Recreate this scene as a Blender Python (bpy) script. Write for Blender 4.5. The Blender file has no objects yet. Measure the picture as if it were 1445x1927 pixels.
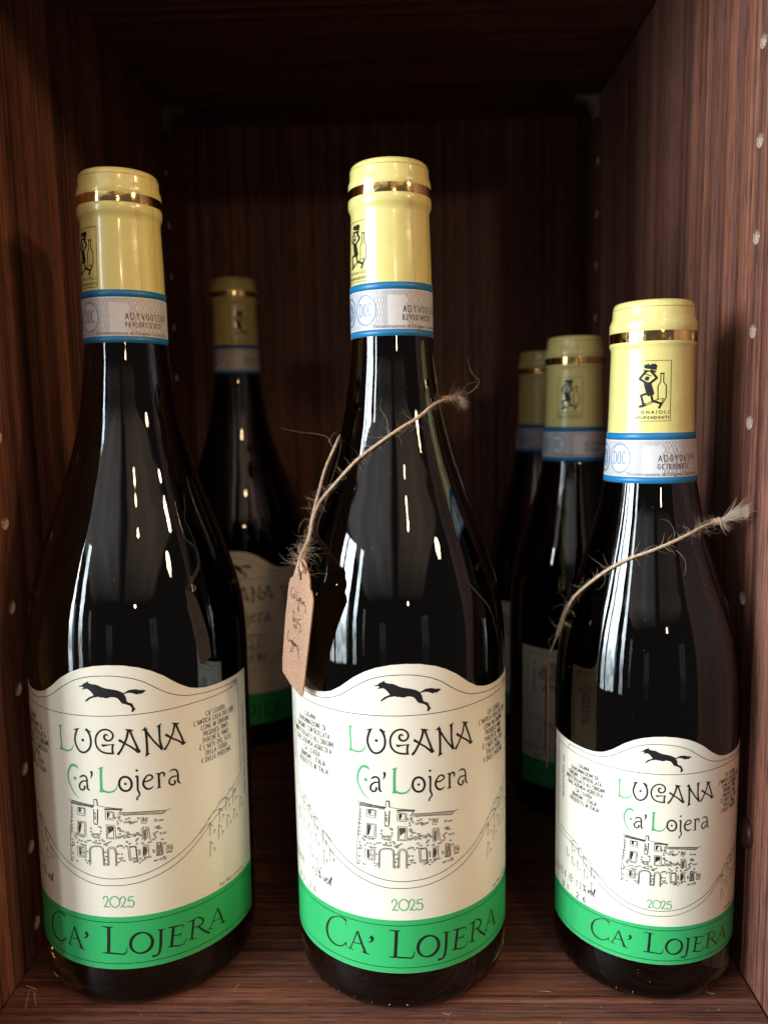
import bpy, bmesh, math, random
from mathutils import Vector, Matrix
from mathutils.geometry import tessellate_polygon

# ------------------------------------------------------------------ camera, light, exposure
S = bpy.context.scene
COL = S.collection
MM = 0.001
W, DEPTH, CEIL = 0.2717, 0.277, 0.4026          # inside of the compartment
X0 = W / 2                                       # cabinet coordinates start at the left panel

cam_d = bpy.data.cameras.new('camera'); cam = bpy.data.objects.new('camera', cam_d); COL.objects.link(cam)
cam_d.sensor_fit = 'HORIZONTAL'; cam_d.sensor_width = 36.0; cam_d.lens = 37.03
cam_d.clip_start = 0.01; cam_d.clip_end = 50
def cam_rot(r, p, y):
    return Matrix.Rotation(y, 3, 'Z') @ Matrix.Rotation(p, 3, 'X') @ Matrix.Rotation(r, 3, 'Y')
_m = cam_rot(0.01947, -0.12374, 0.02912)
_r, _f, _u = _m.col[0], _m.col[1], _m.col[2]
cam.matrix_world = Matrix(((_r.x, _u.x, -_f.x, 0.14918 - X0), (_r.y, _u.y, -_f.y, -0.28674), (_r.z, _u.z, -_f.z, 0.21015), (0, 0, 0, 1)))
cam_d.dof.use_dof = True; cam_d.dof.focus_distance = 0.262; cam_d.dof.aperture_fstop = 13.5
S.camera = cam
S.render.engine = 'CYCLES'
S.view_settings.view_transform = 'Standard'; S.view_settings.look = 'None'
S.view_settings.exposure = 0.04; S.view_settings.gamma = 1.0; S.view_settings.use_curve_mapping = False
try:
    S.cycles.max_bounces = 10; S.cycles.transmission_bounces = 6; S.cycles.glossy_bounces = 5; S.cycles.diffuse_bounces = 4
    S.cycles.caustics_reflective = False; S.cycles.caustics_refractive = False; S.cycles.blur_glossy = 0.3
except Exception: pass

world = bpy.data.worlds.new('World'); S.world = world; world.use_nodes = True
_bg = world.node_tree.nodes['Background']; _bg.inputs[0].default_value = (1.0, 0.92, 0.88, 1); _bg.inputs[1].default_value = 0.095

def area_light(name, loc, target, sx, sy, radiance, color, shape='RECTANGLE'):
    l = bpy.data.lights.new(name, 'AREA'); l.shape = shape; l.size = sx; l.size_y = sy
    a = sx * sy * (math.pi / 4 if shape in ('DISK', 'ELLIPSE') else 1)
    l.energy = radiance * math.pi * a; l.color = color
    o = bpy.data.objects.new(name, l); COL.objects.link(o); o.location = loc
    o.rotation_euler = (Vector(target) - Vector(loc)).to_track_quat('-Z', 'Y').to_euler()
    return o
def uneven(o, low, noise_scale, grad=None, fade=None):
    """Uneven brightness over a lamp's face (sky and trees behind a pane, a ceiling fading away from the window)."""
    l = o.data; l.use_nodes = True; N, L = l.node_tree.nodes, l.node_tree.links
    em = next(n for n in N if n.type == 'EMISSION'); g = N.new('ShaderNodeNewGeometry')
    mp = N.new('ShaderNodeMapping'); mp.inputs['Scale'].default_value = noise_scale; mp.inputs['Location'].default_value = (o.location.x, o.location.y, 0)
    L.new(g.outputs['Parametric'], mp.inputs['Vector'])
    n = N.new('ShaderNodeTexNoise'); n.inputs['Scale'].default_value = 1.0; n.inputs['Detail'].default_value = 4; L.new(mp.outputs[0], n.inputs['Vector'])
    r = N.new('ShaderNodeMapRange'); r.inputs[1].default_value = 0.38; r.inputs[2].default_value = 0.62; r.inputs[3].default_value = low; r.inputs[4].default_value = 1.0; L.new(n.outputs[0], r.inputs[0])
    out = r.outputs[0]
    if grad:
        sp = N.new('ShaderNodeSeparateXYZ'); L.new(g.outputs['Parametric'], sp.inputs[0])
        q = N.new('ShaderNodeMapRange'); q.interpolation_type = 'SMOOTHSTEP'
        for i, v in enumerate(grad[1:]): q.inputs[1 + i].default_value = v
        L.new(sp.outputs[grad[0]], q.inputs[0])
        m = N.new('ShaderNodeMath'); m.operation = 'MULTIPLY'; L.new(out, m.inputs[0]); L.new(q.outputs[0], m.inputs[1]); out = m.outputs[0]
    if fade:
        s2 = N.new('ShaderNodeSeparateXYZ'); L.new(g.outputs['Parametric'], s2.inputs[0])
        for a0, a1 in fade:
            q = N.new('ShaderNodeMapRange'); q.interpolation_type = 'SMOOTHSTEP'; q.inputs[1].default_value = a0; q.inputs[2].default_value = a1; L.new(s2.outputs[0], q.inputs[0])
            m = N.new('ShaderNodeMath'); m.operation = 'MULTIPLY'; L.new(out, m.inputs[0]); L.new(q.outputs[0], m.inputs[1]); out = m.outputs[0]
    L.new(out, em.inputs['Strength'])
def polar(az, dist, z):                           # az: degrees to the left of straight out of the cabinet
    a = math.radians(az); return (-dist * math.sin(a), -dist * math.cos(a), z)
AIM = (0, 0.0, 0.2)
WINC = (0.80, 0.92, 1.0)
# azimuth (degrees left), width, centre height, height, radiance
LIGHT_PANES_AND_LOW = [(80, 0.32, 0.38, 1.70, 56.0), (69, 0.20, 0.38, 1.70, 52.0), (59, 0.48, 0.38, 1.70, 54.0), (44, 0.17, 0.38, 1.70, 30.0), (52, 0.06, 0.1, 1.0, 4.0), (34, 0.10, 0.1, 0.9, 1.8), (14, 0.26, -0.1, 0.8, 0.35), (-30, 0.30, -0.05, 0.9, 0.35)]  # last two: low dim lights in front and to the right, not panes
# x, y, size x, size y, radiance, colour
LIGHT_CEIL = [(-1.35, -2.6, 2.6, 4.2, 1.40, (1.0, 0.97, 0.95)), (1.2, -2.6, 2.2, 4.2, 0.82, (1.0, 0.72, 0.50))]  # right half tinted warm as added fill for the label sides
# azimuth, distance, height, size, radiance
LIGHT_SPOTS = [(-20, 1.9, 1.40, 0.10, 110.0), (62, 1.9, 1.35, 0.09, 110.0), (-57, 1.9, 0.95, 0.20, 90.0), (-70, 1.7, 1.2, 0.14, 120.0), (-13, 2.2, 0.70, 0.09, 120.0)]  # last one added below ceiling height to light the rear bottles

# window panes and low lights, ceiling with warm fill on the right, warm spots
for az, wdt, z, h, L in LIGHT_PANES_AND_LOW:
    p = polar(az, 2.4, z); uneven(area_light('window_pane_light', p, (0, 0, z), wdt, h, L, WINC), 0.45, (3, 7, 1), (1, 0.25, 0.55, 0.25, 1.0))
for (x, y, sx, sy, L, colr) in LIGHT_CEIL:
    o = area_light('ceiling_light', (x, y, 1.45), (x, y, 0), sx, sy, L, colr); o.rotation_euler = (0, 0, 0)
    uneven(o, 0.6, (2.6, 1.6, 1), (1, 0.0, 0.75, 0.0, 1.0), ((0.0, 0.10), (1.0, 0.86)))
for az, d, z, r, L in LIGHT_SPOTS:
    area_light('ceiling_spot', polar(az, d, z), AIM, r, r, L, (1.0, 0.66, 0.36), 'DISK')

# ------------------------------------------------------------------ materials
def mat(name):
    m = bpy.data.materials.new(name); m.use_nodes = True
    return m, m.node_tree.nodes, m.node_tree.links, m.node_tree.nodes['Principled BSDF']
def simple(name, col, rough=0.5, metal=0.0, spec=0.5, noise=0.0, nscale=300.0, bump=0.0, bscale=800.0, bdist=0.0002):
    m, N, L, b = mat(name)
    b.inputs['Base Color'].default_value = (*col, 1); b.inputs['Roughness'].default_value = rough
    b.inputs['Metallic'].default_value = metal; b.inputs['Specular IOR Level'].default_value = spec
    if noise or bump:
        tc = N.new('ShaderNodeTexCoord')
    if noise:
        n = N.new('ShaderNodeTexNoise'); n.inputs['Scale'].default_value = nscale; n.inputs['Detail'].default_value = 5
        L.new(tc.outputs['Object'], n.inputs['Vector'])
        r = N.new('ShaderNodeMapRange'); r.inputs[1].default_value = 0.3; r.inputs[2].default_value = 0.7
        r.inputs[3].default_value = 1 - noise; r.inputs[4].default_value = 1 + noise; L.new(n.outputs[0], r.inputs[0])
        v = N.new('ShaderNodeVectorMath'); v.operation = 'SCALE'; v.inputs[0].default_value = col
        L.new(r.outputs[0], v.inputs['Scale']); L.new(v.outputs[0], b.inputs['Base Color'])
    if bump:
        n2 = N.new('ShaderNodeTexNoise'); n2.inputs['Scale'].default_value = bscale; n2.inputs['Detail'].default_value = 3
        L.new(tc.outputs['Object'], n2.inputs['Vector'])
        bp = N.new('ShaderNodeBump'); bp.inputs['Strength'].default_value = bump; bp.inputs['Distance'].default_value = bdist
        L.new(n2.outputs[0], bp.inputs['Height']); L.new(bp.outputs[0], b.inputs['Normal'])
    return m

def wood(name, stretch):
    m, N, L, b = mat(name)
    tc = N.new('ShaderNodeTexCoord')
    def layer(k, along, detail, dist=0.0, off=0.0):
        mp = N.new('ShaderNodeMapping'); s = [k * (along if i == stretch else 1.0) for i in range(3)]
        mp.inputs['Scale'].default_value = s; mp.inputs['Location'].default_value = (off, off, off); L.new(tc.outputs['Object'], mp.inputs['Vector'])
        n = N.new('ShaderNodeTexNoise'); n.inputs['Scale'].default_value = 1.0; n.inputs['Detail'].default_value = detail
        n.inputs['Roughness'].default_value = 0.62; n.inputs['Distortion'].default_value = dist
        L.new(mp.outputs[0], n.inputs['Vector']); return n
    def mth(op, a, bb, c=None):
        q = N.new('ShaderNodeMath'); q.operation = op
        for i, v in enumerate((a, bb, c)):
            if v is None: continue
            if isinstance(v, (int, float)): q.inputs[i].default_value = v
            else: L.new(v, q.inputs[i])
        return q.outputs[0]
    coarse = layer(130, 0.008, 3, 0.05); fine = layer(520, 0.006, 5); lines = layer(1500, 0.004, 2, 0, 3.1); pores = layer(1500, 0.05, 2); hue = layer(150, 0.006, 2, 0, 7.7)
    v = mth('MULTIPLY_ADD', coarse.outputs[0], 0.42, mth('MULTIPLY_ADD', fine.outputs[0], 0.45, mth('MULTIPLY_ADD', lines.outputs[0], 0.40, -0.135)))
    r1 = N.new('ShaderNodeValToRGB'); e = r1.color_ramp.elements
    e[0].position = 0.34; e[0].color = (0.036, 0.0155, 0.0115, 1); e[1].position = 0.70; e[1].color = (0.33, 0.140, 0.086, 1)
    for pos, c in ((0.42, (0.094, 0.038, 0.027, 1)), (0.50, (0.165, 0.067, 0.046, 1)), (0.58, (0.238, 0.100, 0.065, 1))):
        q = e.new(pos); q.color = c
    L.new(v, r1.inputs[0])
    # grey and reddish veins
    hr = N.new('ShaderNodeValToRGB'); he = hr.color_ramp.elements
    he[0].position = 0.36; he[0].color = (0.84, 0.90, 1.02, 1); he[1].position = 0.64; he[1].color = (1.10, 0.96, 0.82, 1)
    L.new(hue.outputs[0], hr.inputs[0])
    vm = N.new('ShaderNodeVectorMath'); vm.operation = 'MULTIPLY'; L.new(r1.outputs[0], vm.inputs[0]); L.new(hr.outputs[0], vm.inputs[1])
    pr = N.new('ShaderNodeMapRange'); pr.inputs[1].default_value = 0.34; pr.inputs[2].default_value = 0.52; pr.inputs[3].default_value = 0.45; pr.inputs[4].default_value = 1.0
    L.new(pores.outputs[0], pr.inputs[0])
    sc = N.new('ShaderNodeVectorMath'); sc.operation = 'SCALE'; L.new(vm.outputs[0], sc.inputs[0]); L.new(pr.outputs[0], sc.inputs['Scale'])
    L.new(sc.outputs[0], b.inputs['Base Color'])
    bp = N.new('ShaderNodeBump'); bp.inputs['Strength'].default_value = 0.5; bp.inputs['Distance'].default_value = 0.00018
    L.new(mth('ADD', pores.outputs[0], fine.outputs[0]), bp.inputs['Height']); L.new(bp.outputs[0], b.inputs['Normal'])
    b.inputs['Roughness'].default_value = 0.48; b.inputs['Specular IOR Level'].default_value = 0.30
    return m

M = {}
M['wood_v'] = wood('wood_vertical_grain', 2)
M['wood_h'] = wood('wood_horizontal_grain', 0)
M['chip'] = simple('raw_chipboard', (0.50, 0.40, 0.32), 0.9, spec=0.1, noise=0.55, nscale=1500, bump=1.0, bscale=1800, bdist=0.0004)
M['plug'] = simple('brown_plastic', (0.045, 0.018, 0.011), 0.32, spec=0.3)
M['clip'] = simple('clip_plastic', (0.20, 0.14, 0.115), 0.35)
def glass(name):
    m, N, L, b = mat(name)
    b.inputs['Base Color'].default_value = (0.055, 0.041, 0.0135, 1); b.inputs['Roughness'].default_value = 0.018
    b.inputs['IOR'].default_value = 1.52; b.inputs['Transmission Weight'].default_value = 1.0
    tc = N.new('ShaderNodeTexCoord')
    mp = N.new('ShaderNodeMapping'); mp.inputs['Scale'].default_value = (1, 1, 0.55); L.new(tc.outputs['Object'], mp.inputs['Vector'])
    n = N.new('ShaderNodeTexNoise'); n.inputs['Scale'].default_value = 420; n.inputs['Detail'].default_value = 3; L.new(mp.outputs[0], n.inputs['Vector'])
    n2 = N.new('ShaderNodeTexNoise'); n2.inputs['Scale'].default_value = 45; n2.inputs['Detail'].default_value = 1; L.new(mp.outputs[0], n2.inputs['Vector'])
    b1 = N.new('ShaderNodeBump'); b1.inputs['Strength'].default_value = 1.0; b1.inputs['Distance'].default_value = 0.000010; L.new(n.outputs[0], b1.inputs['Height'])
    b2 = N.new('ShaderNodeBump'); b2.inputs['Strength'].default_value = 1.0; b2.inputs['Distance'].default_value = 0.00020; L.new(n2.outputs[0], b2.inputs['Height'])
    L.new(b2.outputs[0], b1.inputs['Normal']); L.new(b1.outputs[0], b.inputs['Normal'])
    return m
M['glass'] = glass('dark_bottle_glass')
M['paper'] = simple('ivory_label_paper', (0.80, 0.755, 0.635), 0.42, spec=0.4, noise=0.02, nscale=700, bump=0.12, bscale=1600, bdist=0.0001)
M['green'] = simple('green_print', (0.034, 0.42, 0.128), 0.40, spec=0.4, noise=0.03, nscale=500, bump=0.1, bscale=1600, bdist=0.0001)
M['green_ink'] = simple('green_ink', (0.060, 0.40, 0.165), 0.45)
M['ink'] = simple('black_ink', (0.014, 0.013, 0.013), 0.45, spec=0.3)
M['grey_ink'] = simple('grey_ink', (0.10, 0.09, 0.09), 0.5, spec=0.3)
M['yellow'] = simple('yellow_capsule', (0.775, 0.67, 0.235), 0.30, spec=0.5, noise=0.04, nscale=150, bump=0.55, bscale=170, bdist=0.00035)
_y = M['yellow'].node_tree.nodes['Principled BSDF']; _y.inputs['Coat Weight'].default_value = 0.8; _y.inputs['Coat Roughness'].default_value = 0.13
M['seam'] = simple('capsule_seam', (0.86, 0.80, 0.58), 0.35)
M['seam_dark'] = simple('capsule_seam_dark', (0.42, 0.32, 0.09), 0.4)  # dark tone for a seam line and for painted ridge and crease shade
M['gold'] = simple('gold_foil', (0.86, 0.62, 0.24), 0.10, metal=1.0, bump=0.5, bscale=240, bdist=0.0003)
M['blue'] = simple('blue_print', (0.012, 0.165, 0.36), 0.4)
M['blue_ink'] = simple('blue_ink', (0.03, 0.15, 0.33), 0.45)
M['seal'] = simple('seal_paper', (0.66, 0.63, 0.63), 0.45, noise=0.04, nscale=500)
M['guil'] = simple('guilloche_ink', (0.40, 0.34, 0.29), 0.5)
M['guil_b'] = simple('guilloche_ink_blue', (0.46, 0.47, 0.49), 0.5)
M['jute'] = simple('jute_twine', (0.56, 0.39, 0.255), 0.8, spec=0.2, noise=0.3, nscale=900)
M['fibre'] = simple('jute_fibre', (0.62, 0.47, 0.34), 0.6, spec=0.3)
M['kraft'] = simple('kraft_card', (0.38, 0.215, 0.135), 0.8, spec=0.2, noise=0.22, nscale=1300, bump=0.4, bscale=1800)
M['lint'] = simple('pale_lint', (0.7, 0.62, 0.52), 0.8)

# ------------------------------------------------------------------ helpers
def link_mesh(name, verts, faces, material, parent=None, smooth=False, kind=None):
    me = bpy.data.meshes.new(name); me.from_pydata(verts, [], faces); me.update()
    if smooth: me.polygons.foreach_set('use_smooth', [True] * len(me.polygons))
    me.materials.append(material)
    o = bpy.data.objects.new(name, me); COL.objects.link(o); o.parent = parent
    if kind: o['kind'] = kind
    return o
def copy_tree(o, parent=None):
    c = o.copy(); COL.objects.link(c); c.parent = parent
    for ch in o.children: copy_tree(ch, c)
    return c
def thing(name, loc, label, cat, group=None):
    o = bpy.data.objects.new(name, None); COL.objects.link(o); o.location = loc; o.empty_display_size = 0.02
    o['label'] = label; o['category'] = cat
    if group: o['group'] = group
    return o
def interp(tab, x):
    if x <= tab[0][0]: return tab[0][1]
    for (a, p), (b, q) in zip(tab, tab[1:]):
        if x <= b: return p + (q - p) * (x - a) / (b - a)
    return tab[-1][1]
def smooth_curve(pts, step, closed=False):
    """Catmull-Rom through points (any dimension), resampled about every `step`."""
    n = len(pts); out = []
    if n < 3:
        segs = [(pts[0], pts[0], pts[1], pts[1])]
        lin = True
    else:
        segs = [(pts[max(i - 1, 0)], pts[i], pts[i + 1], pts[min(i + 2, n - 1)]) for i in range(n - 1)]; lin = False
    for a, b, c, d in segs:
        ln = math.dist(b[:2] if len(b) < 4 else b[:3], c[:2] if len(c) < 4 else c[:3])
        k = max(1, int(math.ceil(ln / step)))
        for i in range(k):
            t = i / k
            if lin: out.append(tuple(p + (q - p) * t for p, q in zip(b, c)))
            else: out.append(tuple(0.5 * (2 * q + (r - p) * t + (2 * p - 5 * q + 4 * r - s) * t * t + (3 * q - p - 3 * r + s) * t ** 3) for p, q, r, s in zip(a, b, c, d)))
    out.append(tuple(pts[-1])); return out

class Flat:
    """Flat artwork in millimetres: ribbons and filled shapes, later wrapped on a round surface."""
    def __init__(s): s.v = []; s.f = []
    def ribbon(s, pts, width=None, step=0.7, curve=True):
        P = [tuple(p) if len(p) > 2 else (p[0], p[1], width) for p in pts]
        if width is not None and len(pts[0]) > 2: P = [(p[0], p[1], p[2] * width) for p in pts]
        if curve and len(P) > 2: P = smooth_curve(P, step)
        else:
            Q = []
            for a, b in zip(P, P[1:]): Q += smooth_curve([a, b], step)[:-1]
            P = Q + [P[-1]]
        n = len(P); base = len(s.v)
        for i, p in enumerate(P):
            a = P[max(i - 1, 0)]; b = P[min(i + 1, n - 1)]
            dx, dy = b[0] - a[0], b[1] - a[1]; l = math.hypot(dx, dy) or 1e-9
            dx /= l; dy /= l; h = max(p[2], 0.05) / 2
            e = -h * 0.7 if i == 0 else (h * 0.7 if i == n - 1 else 0)
            s.v.append((p[0] - dy * h + dx * e, p[1] + dx * h + dy * e)); s.v.append((p[0] + dy * h + dx * e, p[1] - dx * h + dy * e))
        for i in range(n - 1):
            k = base + 2 * i; s.f.append((k, k + 1, k + 3, k + 2))
    def disc(s, x, y, r, k=14):
        b = len(s.v); s.v += [(x + r * math.cos(6.28319 * i / k), y + r * math.sin(6.28319 * i / k)) for i in range(k)]
        s.f.append(tuple(range(b, b + k)))
    def loop(s, x, y, rx, ry, w, k=7, jit=0.0, rnd=None):
        P = []
        for i in range(k):
            a = 6.28319 * i / k; j = 1 + (rnd.uniform(-jit, jit) if rnd else 0)
            P.append((x + rx * j * math.cos(a), y + ry * j * math.sin(a)))
        s.ribbon(P + [P[0]], w, 0.5, curve=k > 9)
    def poly(s, pts, slice_mm=1.2):
        bm = bmesh.new(); vs = [bm.verts.new((x, y, 0)) for x, y in pts]
        for t in tessellate_polygon([[Vector((x, y, 0)) for x, y in pts]]):
            try: bm.faces.new([vs[i] for i in t])
            except ValueError: pass
        s._slice(bm, slice_mm)
    def _slice(s, bm, slice_mm):
        xs = [v.co.x for v in bm.verts]; x = min(xs) + slice_mm
        while x < max(xs):
            bmesh.ops.bisect_plane(bm, geom=bm.verts[:] + bm.edges[:] + bm.faces[:], plane_co=(x, 0, 0), plane_no=(1, 0, 0)); x += slice_mm
        bmesh.ops.triangulate(bm, faces=bm.faces[:])
        bm.normal_update()
        b = len(s.v); bm.verts.index_update(); s.v += [(v.co.x, v.co.y) for v in bm.verts]
        for f in bm.faces:
            ids = [b + v.index for v in f.verts]; s.f.append(tuple(ids if f.normal.z > 0 else ids[::-1]))
        bm.free()
    def font(s, body, x, y, size, xs=1.0, slice_mm=1.5, track=1.0):
        c = bpy.data.curves.new('t', 'FONT'); c.body = body; c.size = size; c.resolution_u = 3; c.space_character = track
        o = bpy.data.objects.new('t', c); COL.objects.link(o)
        me = bpy.data.meshes.new_from_object(o.evaluated_get(bpy.context.evaluated_depsgraph_get()))
        bm = bmesh.new(); bm.from_mesh(me)
        for v in bm.verts: v.co.x = x + v.co.x * xs; v.co.y += y; v.co.z = 0
        if bm.verts: s._slice(bm, slice_mm)
        bpy.data.objects.remove(o); bpy.data.curves.remove(c); bpy.data.meshes.remove(me)
    def strokes(s, body, x, y, h, w, xs=1.0, gap=1.6, align='l', rot=0.0, slant=0.0, fit=None):
        if fit: gap = (fit / (h / 10.0) - sum(FONT.get(c, (5, ''))[0] * xs for c in body)) / max(1, len(body) - 1)
        tot = sum(FONT.get(c, (5, ''))[0] * xs + gap for c in body) - gap; k = h / 10.0
        ox = {'l': 0, 'c': -tot / 2, 'r': -tot}[align]; cr, sr = math.cos(rot), math.sin(rot)
        for c in body:
            wd, st = FONT.get(c, (5, ''))
            for line in st.split('|'):
                if not line.strip(): continue
                pts = [tuple(float(q) for q in p.split(',')) for p in line.split()]
                P = []
                for px, py in pts:
                    lx, ly = (ox + px * xs + slant * py) * k, py * k
                    P.append((x + lx * cr - ly * sr, y + lx * sr + ly * cr))
                s.ribbon(P, w, 0.5, curve=len(P) > 5)
            ox += wd * xs + gap
    def wrap(s, name, rad, off, material, parent):
        """rad: function of height (mm) -> radius (mm)"""
        if not s.f: return None
        V = []
        for x, z in s.v:
            r0 = rad(z); r = r0 + off; t = x / r0
            V.append((r * math.sin(t) * MM, -r * math.cos(t) * MM, z * MM))
        return link_mesh(name, V, s.f, material, parent, smooth=False)

_O = ' '.join('%.1f,%.1f' % (4.6 + 4.6 * math.cos(6.2832 * i / 14), 5 + 5 * math.sin(6.2832 * i / 14)) for i in range(15))
FONT = {'A': (7, "0,0 3.5,10 7,0|1.2,3.2 5.8,3.2"), 'B': (6, "0,0 0,10 4,10 5.5,8 4,5.5 0,5.5|4,5.5 6,3 4,0 0,0"),
 'C': (7.5, "7,8.5 5,10 2.5,9.5 .5,7 0,5 .5,3 2.5,.5 5,0 7,1.5"), 'D': (7.5, "0,0 0,10|0,10 3,10 6,8.5 7.5,5 6,1.5 3,0 0,0"),
 'E': (6, "5.5,9.5 3,10 .8,8 0,5 .8,2 3,0 5.5,.5|0,5 4.5,5"), 'F': (5, "0,0 0,10 5,10|0,5 4,5"),
 'G': (8, "7,8.5 5,10 2.5,9.5 .5,7 0,5 .5,3 2.5,.5 5,0 7.5,1.5 7.5,4.5 4.5,4.5"), 'H': (6, "0,0 0,10|6,0 6,10|0,5 6,5"),
 'I': (0.6, "0.3,0 0.3,10"), 'J': (4, "3.5,10 3.5,2 2,0 0,1"), 'K': (6, "0,0 0,10|5.5,10 0,4.5 6,0"), 'L': (5, "0,10 0,0 5,0"),
 'M': (8, "0,0 1.5,10 4,3 6.5,10 8,0"), 'N': (7, "0,0 0,10 6.5,0 6.5,10"), 'O': (9.2, _O), 'P': (5.5, "0,0 0,10|0,10 4,10 5.5,7.5 4,5 0,5"),
 'Q': (9.2, _O + "|5.5,3 9,0"), 'R': (6, "0,0 0,10|0,10 4,10 5.5,7.5 4,5 0,5|2.5,5 6,0"), 'S': (5, "5,9 3,10 .8,9 .5,7 4.5,3.5 4.5,1 2.5,0 0,1"),
 'T': (6, "0,10 6,10|3,10 3,0"), 'U': (6.5, "0,10 0,3 1.5,.5 3.2,0 5,.5 6.5,3 6.5,10"), 'V': (6.5, "0,10 3.2,0 6.5,10"),
 'W': (9, "0,10 2,0 4.5,8 7,0 9,10"), 'X': (6, "0,0 6,10|0,10 6,0"), 'Y': (6, "0,10 3,5 6,10|3,5 3,0"), 'Z': (6, "0,10 6,10 0,0 6,0"),
 'v': (4.5, "0,6 1.8,0 4.5,6.5"), 'o': (5, "2.5,0 .6,1 0,3 1,5.5 3,6 4.8,4 4,1 2.5,0"), 'l': (4, "0,1 2,4 3.5,9 2.2,10 .8,5 1,.5 2.5,0 4,1.5"), 'e': (9, "1.5,5 8,5 7.4,8 5,10 2,9 .4,6 .3,4 2,1 5,0 8,2"),
 '0': (6, "3,0 1,1.5 0,5 1,8.5 3,10 5,8.5 6,5 5,1.5 3,0"), '1': (3, "0,8 2.2,10 2.2,0"), '2': (6, "0,8 1.5,10 4,10 5.5,8 5,5.5 0,0|0,0 6,0"),
 '3': (6, "0,9.5 2.5,10 5,9 5,7 3,5.5 5.5,4 5.5,1.5 3,0 0,.8"), '4': (6, "4.5,0 4.5,10 0,3 6,3"), '5': (6, "5.5,10 1,10 .6,5.6 3,6.2 5.5,4.8 5.8,2 4,0 1.5,0 0,1"),
 '6': (6, "5,10 2,8 .2,4 1,.8 3,0 5.5,1 6,3.2 4.5,5.5 2,5.6 .5,4"), '7': (6, "0,10 6,10 2,0"), '8': (6, "3,5.3 .8,7 1.2,9.4 3,10 5,9 5,7 3,5.3 .5,3.5 .6,1 3,0 5.4,1 5.6,3.5 3,5.3"),
 '9': (6, "1,0 4,2 5.8,6 5,9.2 3,10 .5,9 0,6.8 1.5,4.5 4,4.4 5.5,6"), '%': (8, "7,10 1,0|1.8,10 .3,8 1.8,6 3.3,8 1.8,10|6.2,4 4.7,2 6.2,0 7.7,2 6.2,4"),
 "'": (1.5, "1,10 .6,7.5"), '.': (2, "1,0 1,.6"), ',': (2, "1.2,1 .4,-1.5"), '-': (4, "0,4.5 4,4.5"), ' ': (3.5, ''),
 'È': (6, "5.5,9.5 3,10 .8,8 0,5 .8,2 3,0 5.5,.5|0,5 4.5,5|1.5,13.5 3.5,11.5"), 'É': (6, "5.5,9.5 3,10 .8,8 0,5 .8,2 3,0 5.5,.5|0,5 4.5,5|4,13.5 2,11.5"), 'Ä': (7, "0,0 3.5,10 7,0|1.2,3.2 5.8,3.2|1.5,12 2,12|5,12 5.5,12")}

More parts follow.
